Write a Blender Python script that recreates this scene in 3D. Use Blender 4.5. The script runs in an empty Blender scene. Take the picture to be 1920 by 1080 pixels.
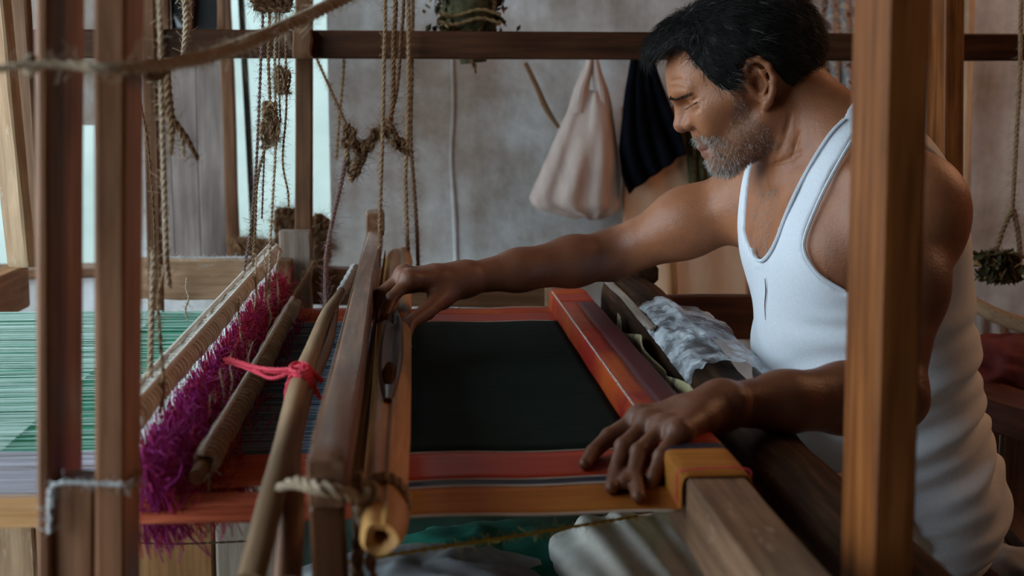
import bpy, math, random
import numpy as np
from mathutils import Vector, Matrix

random.seed(7)
rng = np.random.default_rng(7)
scene = bpy.context.scene
C = scene.collection

# ---------------------------------------------------------------- camera
FPX = 2400.0
PITCH = math.atan(362 / FPX)
YAW = math.atan(190 * math.cos(PITCH) / FPX)
CAM = np.array([0.0, 0.0, 1.12])
_fw = np.array([math.sin(YAW) * math.cos(PITCH), math.cos(YAW) * math.cos(PITCH), -math.sin(PITCH)])
_rt = np.array([math.cos(YAW), -math.sin(YAW), 0.0])
_up = np.cross(_rt, _fw)
cam_data = bpy.data.cameras.new('camera')
cam_data.sensor_width = 36.0
cam_data.lens = 36.0 * FPX / 1920.0
cam_data.clip_start = 0.05
cam_data.dof.use_dof = True
cam_data.dof.focus_distance = 1.78
cam_data.dof.aperture_fstop = 5.0
cam = bpy.data.objects.new('camera', cam_data)
C.objects.link(cam)
cam.matrix_world = Matrix(((_rt[0], _up[0], -_fw[0], CAM[0]), (_rt[1], _up[1], -_fw[1], CAM[1]),
                           (_rt[2], _up[2], -_fw[2], CAM[2]), (0, 0, 0, 1)))
scene.camera = cam

# ---------------------------------------------------------------- world, daylight, exposure
world = bpy.data.worlds.new('world')
scene.world = world
world.use_nodes = True
_bg = world.node_tree.nodes['Background']
_bg.inputs['Color'].default_value = (0.72, 0.90, 1.0, 1)
_bg.inputs['Strength'].default_value = 2.9

vs = scene.view_settings
vs.view_transform = 'Standard'
vs.look = 'None'
vs.gamma = 1.0
vs.use_curve_mapping = False
vs.exposure = 0.85


def area_light(name, loc, target, sx, sy, power, color, portal=False):
    d = bpy.data.lights.new(name, 'AREA')
    d.shape = 'RECTANGLE'
    d.size, d.size_y = sx, sy
    d.energy = power
    d.color = color
    o = bpy.data.objects.new(name, d)
    C.objects.link(o)
    o.location = loc
    o.rotation_euler = (Vector(target) - Vector(loc)).to_track_quat('-Z', 'Z').to_euler()
    if portal:
        d.cycles.is_portal = True
    return o


# the overcast sky (world) enters through the open left side, the back windows and the doorway behind the camera
area_light('portal_side_opening', (-1.62, 1.40, 1.35), (0.3, 1.40, 1.35), 3.4, 2.3, 1, (1, 1, 1), True)
area_light('portal_window', (-0.35, 3.45, 1.55), (-0.35, 1.6, 1.55), 0.34, 1.7, 1, (1, 1, 1), True)
# warm lamplight of the workshop behind the weaver
area_light('workshop_lamp', (2.3, 2.3, 2.0), (0.75, 1.7, 0.8), 1.3, 1.3, 10, (1.0, 0.52, 0.27))


# ---------------------------------------------------------------- measuring helpers
def ray(px, py):
    return _fw + _rt * (px - 960) / FPX + _up * (540 - py) / FPX


def P(px, py, Y):
    r = ray(px, py)
    return CAM + r * (Y / r[1])


def PZ(px, py, Z):
    r = ray(px, py)
    return CAM + r * ((Z - CAM[2]) / r[2])


def A(*v):
    return np.array(v, dtype=float)


def nrm(v):
    v = np.asarray(v, float)
    return v / (np.linalg.norm(v) + 1e-12)


# ---------------------------------------------------------------- object helpers
def thing(name, label, cat, loc=(0, 0, 0), group=None):
    o = bpy.data.objects.new(name, None)
    C.objects.link(o)
    o.location = tuple(float(v) for v in loc)
    o.empty_display_size = 0.05
    o['label'] = label
    o['category'] = cat
    if group:
        o['group'] = group
    return o


def tag(o, label, cat, group=None):
    o['label'] = label
    o['category'] = cat
    if group:
        o['group'] = group
    return o


def base_of(o):
    b = np.zeros(3)
    while o is not None:
        b += np.array(o.location)
        o = o.parent
    return b


class MB:
    """collects shapes (world coordinates) and links them as one mesh object"""

    def __init__(self):
        self.v, self.f, self.g = [], [], []
        self.n = 0

    def add(self, verts, faces, grain=None):
        verts = np.asarray(verts, float)
        self.v.append(verts)
        if isinstance(faces, np.ndarray):
            self.f.extend((faces + self.n).tolist())
        else:
            for f in faces:
                self.f.append(tuple(int(i) + self.n for i in f))
        self.g.append(verts if grain is None else np.asarray(grain, float))
        self.n += len(verts)
        return self

    # swept cross-sections: rings (n,m,3)
    def rings(self, R, closed=True, caps=True, grain=None):
        R = np.asarray(R, float)
        n, m = R.shape[:2]
        idx = np.arange(n * m).reshape(n, m)
        nx = np.roll(idx, -1, axis=1)
        if not closed:
            idx_, nx = idx[:, :-1], nx[:, :-1]
        else:
            idx_ = idx
        F = np.stack([idx_[:-1], nx[:-1], nx[1:], idx_[1:]], -1).reshape(-1, 4).tolist()
        if caps and closed:
            F.append(idx[0, ::-1].tolist())
            F.append(idx[-1].tolist())
        g = None if grain is None else np.asarray(grain, float).reshape(-1, 3)
        return self.add(R.reshape(-1, 3), F, g)

    def beam(self, p0, p1, w, h, up=(0, 0, 1), bev=0.004, seg=8, wob=0.0012, w1=None, h1=None):
        """chamfered timber from p0 to p1, w across, h along up"""
        p0, p1 = np.asarray(p0, float), np.asarray(p1, float)
        d = p1 - p0
        L = np.linalg.norm(d)
        d = d / L
        s = nrm(np.cross(d, up))
        u = np.cross(s, d)
        w1 = w if w1 is None else w1
        h1 = h if h1 is None else h1
        ts = np.concatenate([[0, min(0.02, bev / L)], np.linspace(0.03, 0.97, max(2, seg - 2)), [1 - min(0.02, bev / L), 1]])
        R, G = [], []
        off = rng.uniform(0, 50, 3)
        ph = rng.uniform(0, 6.28, 4)
        for i, t in enumerate(ts):
            ww, hh = (w + (w1 - w) * t) / 2, (h + (h1 - h) * t) / 2
            sh = bev if i in (0, len(ts) - 1) else 0
            ww, hh = ww - sh * .6, hh - sh * .6
            b = min(bev, ww * .8, hh * .8)
            pr = [(-ww + b, -hh), (ww - b, -hh), (ww, -hh + b), (ww, hh - b), (ww - b, hh), (-ww + b, hh), (-ww, hh - b), (-ww, -hh + b)]
            c = p0 + d * L * t + s * wob * math.sin(t * 9 + ph[0]) + u * wob * math.sin(t * 7 + ph[1])
            R.append([c + s * (x + wob * .6 * math.sin(t * 23 + k + ph[2])) + u * (y + wob * .6 * math.cos(t * 19 + 2 * k + ph[3])) for k, (x, y) in enumerate(pr)])
            G.append([(L * t + off[0], x + off[1], y + off[2]) for (x, y) in pr])
        return self.rings(R, grain=G)

    def tube(self, pts, r, sides=8, ply=0, pitch=0.03, plyamt=0.22, seglen=None, caps=True, smooth=True):
        """round (or twisted-ply) tube through pts; r scalar or per-point"""
        pts = np.asarray(pts, float)
        r = np.full(len(pts), r, float) if np.isscalar(r) else np.asarray(r, float)
        if smooth and len(pts) > 2:
            pts, r = spline(pts, r)
        if seglen:
            pts, r = resample(pts, r, seglen)
        T = np.gradient(pts, axis=0)
        T /= np.linalg.norm(T, axis=1, keepdims=True) + 1e-12
        a = np.array([0, 0, 1.0]) if abs(T[0][2]) < .9 else np.array([1.0, 0, 0])
        n = nrm(np.cross(T[0], a))
        Nn = np.zeros_like(pts)
        for i in range(len(pts)):
            n = n - T[i] * (n @ T[i])
            n = n / (math.sqrt(n @ n) + 1e-12)
            Nn[i] = n
        Bn = np.cross(T, Nn)
        s = np.concatenate([[0], np.cumsum(np.linalg.norm(np.diff(pts, axis=0), axis=1))])
        off = rng.uniform(0, 50, 3)
        if ply:                                  # real twisted strands
            for q in range(ply):
                ph = 2 * math.pi * (q / ply + s / pitch)
                c = pts + Nn * (np.cos(ph) * r * .52)[:, None] + Bn * (np.sin(ph) * r * .52)[:, None]
                self._sweep(c, r * (.60 if ply == 2 else .56), Nn, Bn, s, off + q * 3, 6, caps)
            return self
        return self._sweep(pts, r, Nn, Bn, s, off, sides, caps)

    def _sweep(self, c, r, Nn, Bn, s, off, sides, caps):
        th = np.arange(sides) * 2 * math.pi / sides
        R = c[:, None, :] + r[:, None, None] * (np.cos(th)[None, :, None] * Nn[:, None, :] + np.sin(th)[None, :, None] * Bn[:, None, :])
        G = np.stack([np.repeat(s[:, None], sides, 1) + off[0], np.cos(th)[None] * r[:, None] + off[1], np.sin(th)[None] * r[:, None] + off[2]], -1)
        return self.rings(R, grain=G, caps=caps)

    def fibers(self, PT, r):
        """many thin three-sided fibres at once, PT (n,m,3)"""
        PT = np.asarray(PT, float)
        n, m = PT.shape[:2]
        T = PT[:, -1] - PT[:, 0]
        T /= np.linalg.norm(T, axis=1, keepdims=True) + 1e-12
        a = np.where(np.abs(T[:, 2:3]) < .8, np.array([[0, 0, 1.0]]), np.array([[1.0, 0, 0]]))
        u = np.cross(T, a)
        u /= np.linalg.norm(u, axis=1, keepdims=True) + 1e-12
        w = np.cross(T, u)
        ring = np.stack([PT + r * (math.cos(t) * u + math.sin(t) * w)[:, None] for t in (0, 2.094, 4.189)], 2)
        idx = np.arange(n * m * 3).reshape(n, m, 3)
        nx = np.roll(idx, -1, axis=2)
        F = np.stack([idx[:, :-1], nx[:, :-1], nx[:, 1:], idx[:, 1:]], -1).reshape(-1, 4)
        return self.add(ring.reshape(-1, 3), F)

    def fuzz(self, pts, r, per_m=900, ln=.006, th=.00022):
        """stray fibres standing off a rope"""
        pts = np.asarray(pts, float)
        r = np.full(len(pts), r, float) if np.isscalar(r) else np.asarray(r, float)
        p, rr = resample(*spline(pts, r), .004) if len(pts) > 2 else resample(pts, r, .004)
        L = np.linalg.norm(np.diff(p, axis=0), axis=1).sum()
        n = int(L * per_m)
        k = rng.integers(0, len(p), n)
        d = rng.normal(0, 1, (n, 3))
        d /= np.linalg.norm(d, axis=1, keepdims=True)
        a = p[k] + d * rr[k][:, None] * .7
        l = (ln * rng.uniform(.4, 1.3, n))[:, None]
        d2 = d + rng.normal(0, .6, (n, 3))
        return self.fibers(np.stack([a, a + d * l * .5, a + d2 * l], 1), th)

    def lines(self, starts, ends, r, sides=3, mids=None):
        """many straight thin threads at once"""
        S, E = np.asarray(starts, float), np.asarray(ends, float)
        for a, b in zip(S, E):
            self.tube([a, b], r, sides=sides, smooth=False)
        return self

    def build(self, name, material, parent=None, smooth=True):
        V = np.concatenate(self.v) - base_of(parent)
        me = bpy.data.meshes.new(name)
        me.from_pydata(V.tolist(), [], self.f)
        at = me.attributes.new('grain', 'FLOAT_VECTOR', 'POINT')
        at.data.foreach_set('vector', np.concatenate(self.g).astype(np.float32).ravel())
        me.materials.append(M[material] if isinstance(material, str) else material)
        if smooth:
            me.polygons.foreach_set('use_smooth', [True] * len(me.polygons))
            me.set_sharp_from_angle(angle=math.radians(38))
        me.update()
        o = bpy.data.objects.new(name, me)
        C.objects.link(o)
        if parent is not None:
            o.parent = parent
        return o


def spline(pts, r, sub=6):
    n = len(pts)
    P0 = np.vstack([2 * pts[0] - pts[1], pts, 2 * pts[-1] - pts[-2]])
    out, rr = [], []
    for i in range(n - 1):
        a, b, c, d = P0[i], P0[i + 1], P0[i + 2], P0[i + 3]
        for k in range(sub):
            t = k / sub
            out.append(.5 * ((2 * b) + (-a + c) * t + (2 * a - 5 * b + 4 * c - d) * t * t + (-a + 3 * b - 3 * c + d) * t ** 3))
            rr.append(r[i] * (1 - t) + r[i + 1] * t)
    out.append(pts[-1])
    rr.append(r[-1])
    return np.array(out), np.array(rr)


def resample(pts, r, step):
    d = np.concatenate([[0], np.cumsum(np.linalg.norm(np.diff(pts, axis=0), axis=1))])
    n = max(2, int(d[-1] / step) + 1)
    q = np.linspace(0, d[-1], n)
    return np.stack([np.interp(q, d, pts[:, k]) for k in range(3)], 1), np.interp(q, d, r)


def mesh_np(name, V, F, material, parent=None, smooth=True, col=None):
    V = np.asarray(V, float) - base_of(parent)
    me = bpy.data.meshes.new(name)
    F = np.asarray(F, np.int32)
    n, m = F.shape
    me.vertices.add(len(V))
    me.vertices.foreach_set('co', V.astype(np.float32).ravel())
    me.loops.add(n * m)
    me.loops.foreach_set('vertex_index', F.ravel())
    me.polygons.add(n)
    me.polygons.foreach_set('loop_start', np.arange(0, n * m, m, dtype=np.int32))
    me.update(calc_edges=True)
    me.validate()
    if col is not None:
        ca = me.attributes.new('col', 'FLOAT_COLOR', 'POINT')
        ca.data.foreach_set('color', np.concatenate([col, np.ones((len(col), 1))], 1).astype(np.float32).ravel())
    me.materials.append(M[material])
    if smooth:
        me.polygons.foreach_set('use_smooth', [True] * len(me.polygons))
    o = bpy.data.objects.new(name, me)
    C.objects.link(o)
    if parent is not None:
        o.parent = parent
    return o


def vnoise(p, seed=0):
    """smooth value noise, p (n,3) -> (n,) in -1..1"""
    p = np.asarray(p, float)
    i = np.floor(p).astype(np.int64)
    f = p - i
    f = f * f * (3 - 2 * f)

    def h(x, y, z):
        n = (x * 374761393 + y * 668265263 + z * 2147483647 + seed * 144665) & 0xffffffff
        n = ((n ^ (n >> 13)) * 1274126177) & 0xffffffff
        return ((n ^ (n >> 16)) & 0xffff) / 32767.5 - 1
    r = 0
    for dx in (0, 1):
        for dy in (0, 1):
            for dz in (0, 1):
                w = (f[:, 0] if dx else 1 - f[:, 0]) * (f[:, 1] if dy else 1 - f[:, 1]) * (f[:, 2] if dz else 1 - f[:, 2])
                r = r + w * h(i[:, 0] + dx, i[:, 1] + dy, i[:, 2] + dz)
    return r


# ---------------------------------------------------------------- materials
M = {}


def _mat(name):
    m = bpy.data.materials.new(name)
    m.use_nodes = True
    nt = m.node_tree
    return m, nt, nt.nodes['Principled BSDF'], nt.nodes, nt.links


def _coords(nt, scale, src='object', attr='grain'):
    N, L = nt.nodes, nt.links
    mp = N.new('ShaderNodeMapping')
    mp.inputs['Scale'].default_value = scale
    if src == 'attr':
        a = N.new('ShaderNodeAttribute')
        a.attribute_name = attr
        L.new(a.outputs['Vector'], mp.inputs['Vector'])
    else:
        t = N.new('ShaderNodeTexCoord')
        L.new(t.outputs['Object'], mp.inputs['Vector'])
    return mp.outputs['Vector']


def _noise(nt, vec, scale, detail=4, rough=0.6):
    n = nt.nodes.new('ShaderNodeTexNoise')
    n.inputs['Scale'].default_value = scale
    n.inputs['Detail'].default_value = detail
    n.inputs['Roughness'].default_value = rough
    nt.links.new(vec, n.inputs['Vector'])
    return n.outputs['Fac']


def _ramp(nt, fac, stops):
    r = nt.nodes.new('ShaderNodeValToRGB')
    e = r.color_ramp.elements
    while len(e) < len(stops):
        e.new(0.5)
    for el, (p, c) in zip(e, stops):
        el.position = p
        el.color = (*c, 1)
    nt.links.new(fac, r.inputs['Fac'])
    return r.outputs['Color']


def _mix(nt, a, b, fac, mode='MIX'):
    n = nt.nodes.new('ShaderNodeMix')
    n.data_type = 'RGBA'
    n.blend_type = mode
    for k, v in ((6, a), (7, b)):
        if isinstance(v, tuple):
            n.inputs[k].default_value = (*v, 1)
        else:
            nt.links.new(v, n.inputs[k])
    if isinstance(fac, float):
        n.inputs[0].default_value = fac
    else:
        nt.links.new(fac, n.inputs[0])
    return n.outputs[2]


def _bump(nt, bsdf, h, strength=0.3, dist=0.01):
    b = nt.nodes.new('ShaderNodeBump')
    b.inputs['Strength'].default_value = strength
    b.inputs['Distance'].default_value = dist
    nt.links.new(h, b.inputs['Height'])
    nt.links.new(b.outputs['Normal'], bsdf.inputs['Normal'])


def wood(name, c0, c1, c2, rough=0.55, worn=None, spec=0.2):
    c0, c1, c2 = (tuple(np.array(c) * (1.10, .97, .80)) for c in (c0, c1, c2))
    m, nt, bs, N, L = _mat(name)
    v = _coords(nt, (1.6, 26, 26), 'attr')
    g = _noise(nt, v, 3.0, 6, .65)
    v2 = _coords(nt, (5, 12, 12), 'attr')
    big = _noise(nt, v2, 1.2, 3, .5)
    col = _ramp(nt, g, [(.30, c0), (.5, c1), (.72, c2)])
    dirt = _ramp(nt, big, [(.35, (.45, .42, .42)), (.62, (1, 1, 1))])
    col = _mix(nt, col, dirt, .55, 'MULTIPLY')
    if worn:
        v3 = _coords(nt, (9, 30, 30), 'attr')
        wn = _ramp(nt, _noise(nt, v3, 2.2, 5, .7), [(.58, (0, 0, 0)), (.72, (1, 1, 1))])
        col = _mix(nt, col, worn, wn)
    L.new(col, bs.inputs['Base Color'])
    bs.inputs['Roughness'].default_value = rough
    bs.inputs['Specular IOR Level'].default_value = spec
    _bump(nt, bs, g, .2, .003)
    M[name] = m


def plain(name, c0, c1, scale=30, rough=0.8, bump=0.3, bd=0.003, stretch=(1, 1, 1), spec=0.25, sheen=0.0, src='object', metal=0.0):
    m, nt, bs, N, L = _mat(name)
    v = _coords(nt, stretch, src)
    n = _noise(nt, v, scale, 5, .6)
    L.new(_ramp(nt, n, [(.3, c0), (.7, c1)]), bs.inputs['Base Color'])
    bs.inputs['Roughness'].default_value = rough
    bs.inputs['Specular IOR Level'].default_value = spec
    bs.inputs['Metallic'].default_value = metal
    if sheen:
        bs.inputs['Sheen Weight'].default_value = sheen
        bs.inputs['Sheen Roughness'].default_value = .4
    if bump:
        _bump(nt, bs, n, bump, bd)
    M[name] = m


def woven(name, c0, c1, thread=(3, 900, 900), rough=.6, sheen=.0, bump=.25, blotch=None, spec=.3, cross=None):
    """cloth with fine threads along X and blotchy tone"""
    m, nt, bs, N, L = _mat(name)
    v = _coords(nt, thread)
    t = _noise(nt, v, 1.0, 3, .6)
    col = _ramp(nt, t, [(.32, c0), (.68, c1)])
    v2 = _coords(nt, (6, 6, 6))
    b = _noise(nt, v2, 1.6, 4, .6)
    if blotch:
        col = _mix(nt, col, blotch, _ramp(nt, b, [(.45, (0, 0, 0)), (.7, (1, 1, 1))]))
    L.new(col, bs.inputs['Base Color'])
    bs.inputs['Roughness'].default_value = rough
    bs.inputs['Specular IOR Level'].default_value = spec
    if sheen:
        bs.inputs['Sheen Weight'].default_value = sheen
    if cross:
        v3 = _coords(nt, cross)
        h = _noise(nt, v3, 1.0, 2, .5)
        mm = N.new('ShaderNodeMath')
        mm.operation = 'ADD'
        L.new(t, mm.inputs[0])
        L.new(h, mm.inputs[1])
        t = mm.outputs[0]
    _bump(nt, bs, t, bump, .0015)
    M[name] = m


wood('wood_post_front', (.17, .080, .050), (.32, .165, .105), (.44, .25, .17), .5)
wood('wood_post_dark', (.035, .014, .008), (.085, .034, .016), (.14, .06, .028), .45)
wood('wood_post_orange', (.085, .028, .008), (.21, .073, .021), (.32, .125, .04), .45)
wood('wood_rail_dark', (.030, .013, .008), (.065, .028, .016), (.11, .048, .028), .5)
wood('wood_red_brown', (.045, .014, .008), (.085, .026, .014), (.13, .045, .024), .42)
wood('wood_pale', (.34, .22, .155), (.50, .355, .26), (.62, .475, .37), .75, worn=(.60, .46, .36), spec=.15)
wood('wood_tan', (.24, .12, .055), (.36, .19, .09), (.46, .27, .14), .65)
wood('wood_grey', (.19, .155, .15), (.30, .26, .25), (.43, .385, .375), .8)
wood('wood_beam_bare', (.11, .062, .040), (.20, .12, .08), (.30, .19, .13), .65, worn=(.36, .25, .18), spec=.2)
wood('wood_sley', (.085, .040, .025), (.19, .094, .060), (.31, .165, .11), .42, worn=(.30, .17, .12), spec=.4)
wood('wood_golden', (.42, .21, .080), (.60, .34, .135), (.72, .45, .21), .5)
wood('wood_stick', (.17, .105, .065), (.30, .20, .13), (.43, .31, .21), .7)
wood('wood_roller', (.016, .009, .006), (.042, .022, .014), (.11, .062, .040), .85, spec=.1)
wood('wood_shuttle', (.03, .014, .009), (.08, .038, .022), (.16, .085, .05), .35, spec=.5)
wood('wood_shutter', (.20, .18, .20), (.27, .25, .275), (.35, .325, .36), .75)
wood('wood_frame_brown', (.10, .05, .03), (.17, .09, .055), (.24, .14, .09), .65)
plain('rope', (.17, .095, .05), (.40, .26, .15), 120, .9, .6, .002, (1, 6, 6), src='attr')
plain('rope_pale', (.33, .23, .15), (.60, .47, .34), 120, .9, .6, .002, (1, 6, 6), src='attr')
plain('rope_dark', (.10, .045, .022), (.24, .125, .06), 120, .9, .6, .002, (1, 6, 6), src='attr')
plain('rope_purple', (.14, .080, .075), (.30, .195, .17), 120, .9, .6, .002, (1, 6, 6), src='attr')
plain('yarn_cream', (.76, .71, .64), (.92, .89, .84), 200, .9, .4, .001, (1, 6, 6), src='attr')
plain('yarn_white', (.62, .62, .62), (.85, .86, .88), 200, .9, .3, .001, (1, 6, 6), src='attr')
plain('yarn_pink', (.70, .04, .08), (.90, .11, .16), 200, .8, .3, .001, (1, 6, 6), src='attr')
plain('yarn_yellow', (.38, .26, .03), (.55, .40, .07), 200, .8, .3, .001, (1, 6, 6), src='attr')
plain('yarn_brown_dark', (.05, .025, .015), (.12, .065, .04), 200, .9, .3, .001, (1, 6, 6), src='attr')
plain('heddle_magenta', (.27, .012, .10), (.46, .035, .19), 40, .75, .0, spec=.2)
plain('heddle_crimson', (.34, .012, .045), (.52, .035, .075), 40, .75, .0, spec=.2)
plain('heddle_orange', (.42, .08, .02), (.58, .16, .05), 40, .75, .0, spec=.2)
plain('heddle_purple', (.27, .015, .17), (.44, .04, .28), 40, .75, .0, spec=.2)
plain('warp_green', (.035, .24, .14), (.10, .40, .25), 9, .38, .0, stretch=(1, 30, 1), spec=.6)
plain('warp_green_sheen', (.34, .55, .46), (.66, .80, .74), 9, .38, .0, stretch=(1, 30, 1), spec=.6)
plain('warp_blue', (.05, .10, .16), (.14, .24, .33), 14, .4, .0, stretch=(1, 60, 1), spec=.6)
plain('warp_violet', (.40, .38, .44), (.62, .60, .66), 9, .4, .0, stretch=(1, 30, 1), spec=.5)
plain('warp_orange', (.55, .27, .09), (.75, .47, .23), 9, .4, .0, stretch=(1, 30, 1), spec=.5)
plain('warp_red', (.50, .085, .035), (.68, .17, .08), 14, .4, .0, stretch=(1, 60, 1), spec=.5)
woven('cloth_green_black', (.0025, .0055, .0045), (.011, .021, .016), (14, 700, 700), .8, spec=.06, bump=.25, cross=(900, 20, 20))
woven('cloth_red', (.28, .016, .004), (.46, .042, .010), (8, 500, 500), .5, spec=.3)
woven('cloth_red_orange', (.38, .05, .008), (.58, .11, .016), (8, 500, 500), .6, spec=.15, blotch=(.36, .03, .008))
woven('cloth_tan', (.29, .10, .016), (.44, .165, .028), (8, 260, 260), .65, spec=.1, blotch=(.35, .085, .014))
woven('cloth_navy', (.008, .010, .022), (.022, .026, .05), (8, 500, 500), .55)
woven('cloth_cream_edge', (.40, .32, .26), (.62, .52, .44), (30, 400, 400), .7)
woven('cloth_beam_red', (.22, .009, .006), (.34, .020, .008), (300, 12, 300), .45, spec=.3, blotch=(.46, .075, .010))
woven('cloth_maroon', (.05, .005, .008), (.10, .010, .014), (300, 12, 300), .5)


def skin_material():
    m, nt, bs, N, L = _mat('skin')
    a = N.new('ShaderNodeAttribute')
    a.attribute_name = 'col'
    v = _coords(nt, (1, 1, 1))
    n1 = _noise(nt, v, 28, 4, .6)
    n2 = _noise(nt, v, 320, 3, .6)
    tone = _ramp(nt, n1, [(.3, (.78, .74, .72)), (.7, (1.12, 1.1, 1.1))])
    col = _mix(nt, a.outputs['Color'], tone, .8, 'MULTIPLY')
    L.new(col, bs.inputs['Base Color'])
    bs.inputs['Roughness'].default_value = .46
    bs.inputs['Specular IOR Level'].default_value = .42
    bs.inputs['Subsurface Weight'].default_value = .12
    bs.inputs['Subsurface Radius'].default_value = (.010, .004, .002)
    bs.inputs['Subsurface Scale'].default_value = .6
    mm = N.new('ShaderNodeMath')
    mm.operation = 'ADD'
    L.new(n2, mm.inputs[0])
    L.new(_noise(nt, v, 90, 3, .6), mm.inputs[1])
    _bump(nt, bs, mm.outputs[0], .28, .0022)
    M['skin'] = m


skin_material()


def attr_material(name, rough=.5, spec=.4):
    m, nt, bs, N, L = _mat(name)
    a = N.new('ShaderNodeAttribute')
    a.attribute_name = 'col'
    L.new(a.outputs['Color'], bs.inputs['Base Color'])
    bs.inputs['Roughness'].default_value = rough
    bs.inputs['Specular IOR Level'].default_value = spec
    M[name] = m


attr_material('hair', .6, .2)
plain('hair_cap', (.003, .003, .003), (.008, .007, .006), 90, .6, .5, .004, (1, 1, 1))
plain('shirt_white', (.66, .68, .74), (.78, .80, .86), 500, .85, .25, .001, spec=.2, sheen=.2)
plain('shirt_trim', (.60, .63, .69), (.72, .75, .81), 500, .85, .25, .001, spec=.2)
plain('stitch_dark', (.06, .03, .025), (.13, .07, .05), 300, .9, .0)
plain('dhoti_white', (.68, .64, .58), (.84, .81, .74), 60, .85, .3, .002, spec=.15)


def plaster_material():
    m, nt, bs, N, L = _mat('plaster')
    v = _coords(nt, (1, 1, 1))
    big = _noise(nt, v, 1.9, 5, .6)
    fine = _noise(nt, v, 26, 6, .7)
    streak = _noise(nt, _coords(nt, (9, 9, 1.1)), 1.0, 4, .6)
    col = _ramp(nt, big, [(.36, (.36, .29, .25)), (.49, (.54, .52, .52)), (.60, (.72, .75, .79))])
    col = _mix(nt, col, _ramp(nt, streak, [(.40, (.62, .55, .48)), (.60, (1, 1, 1))]), .55, 'MULTIPLY')
    col = _mix(nt, col, _ramp(nt, fine, [(.35, (.74, .72, .70)), (.62, (1, 1, 1))]), .6, 'MULTIPLY')
    L.new(col, bs.inputs['Base Color'])
    bs.inputs['Roughness'].default_value = .9
    bs.inputs['Specular IOR Level'].default_value = .15
    _bump(nt, bs, fine, .4, .01)
    M['plaster'] = m


plaster_material()
plain('ground_pale', (.34, .28, .22), (.48, .41, .34), 3, .95, .3, .01)
plain('floor_earth', (.26, .21, .17), (.40, .33, .27), 9, .95, .5, .01)
plain('ceiling_dark', (.04, .026, .017), (.07, .046, .03), 7, .95, .2)
plain('room_wall_brown', (.07, .042, .026), (.12, .075, .048), 5, .95, .2)
plain('iron_bar', (.05, .055, .05), (.10, .11, .10), 30, .6, .2)
plain('glass_dark', (.02, .022, .024), (.05, .055, .06), 4, .15, .0, spec=.6)
plain('bag_pink', (.44, .33, .29), (.62, .49, .44), 14, .75, .35, .004, (3, 3, .6), sheen=.1)
plain('cloth_black_navy', (.002, .0022, .004), (.005, .006, .010), 20, .95, .3, .003, spec=.05)
plain('cloth_brown_tan', (.56, .33, .21), (.70, .45, .30), 7, .85, .3, .004, (2, 2, .7))
plain('leaf_dark', (.020, .022, .012), (.10, .085, .035), 60, .85, .4, .003)
plain('leaf_dry', (.14, .075, .03), (.34, .22, .10), 60, .85, .4, .003)
plain('cloth_dark_green', (.008, .020, .014), (.016, .040, .027), 12, .8, .3, .003)
plain('cloth_teal', (.012, .15, .11), (.03, .26, .19), 10, .7, .3, .004)
plain('cloth_grey_sheet', (.30, .31, .33), (.50, .51, .54), 10, .7, .3, .004)
plain('cloth_maroon_bundle', (.08, .010, .010), (.17, .03, .024), 12, .8, .4, .004)
plain('paper_rag', (.16, .10, .06), (.60, .50, .38), 55, .85, .5, .006)
plain('nail_metal', (.2, .17, .14), (.35, .3, .25), 40, .4, .2, metal=.8)


def voronoi_print(name, cols, scale, rough=.8):
    m, nt, bs, N, L = _mat(name)
    v = _coords(nt, (1, 1, 1))
    n = _noise(nt, v, scale, 2, .5)
    L.new(_ramp(nt, n, cols), bs.inputs['Base Color'])
    bs.inputs['Roughness'].default_value = rough
    M[name] = m


voronoi_print('cloth_floral', [(.36, (.10, .055, .045)), (.46, (.42, .30, .26)), (.54, (.18, .22, .25)), (.62, (.55, .44, .36)), (.7, (.14, .06, .05))], 34)
voronoi_print('cloth_pale_print', [(.36, (.10, .09, .05)), (.45, (.42, .34, .20)), (.56, (.34, .30, .14)), (.66, (.56, .42, .33))], 26)


def plastic_material():
    m, nt, bs, N, L = _mat('plastic_film')
    bs.inputs['Base Color'].default_value = (.72, .78, .85, 1)
    bs.inputs['Roughness'].default_value = .16
    bs.inputs['Specular IOR Level'].default_value = .9
    v = _coords(nt, (1, 1, 1))
    n = _noise(nt, v, 22, 3, .6)
    bs.inputs['Alpha'].default_value = .45
    L.new(_ramp(nt, n, [(.40, (.18, .18, .18)), (.62, (.85, .85, .85))]), bs.inputs['Alpha'])
    _bump(nt, bs, n, .9, .012)
    M['plastic_film'] = m


plastic_material()

# ================================================================ the room
def structure(name, mb, material, parent=None):
    o = mb.build(name, material, parent, smooth=False)
    if parent is None:
        o['kind'] = 'structure'
    return o


def box(mb, x0, x1, y0, y1, z0, z1):
    v = [(x, y, z) for x in (x0, x1) for y in (y0, y1) for z in (z0, z1)]
    f = [(0, 1, 3, 2), (4, 6, 7, 5), (0, 4, 5, 1), (2, 3, 7, 6), (0, 2, 6, 4), (1, 5, 7, 3)]
    return mb.add(v, f)


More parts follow.
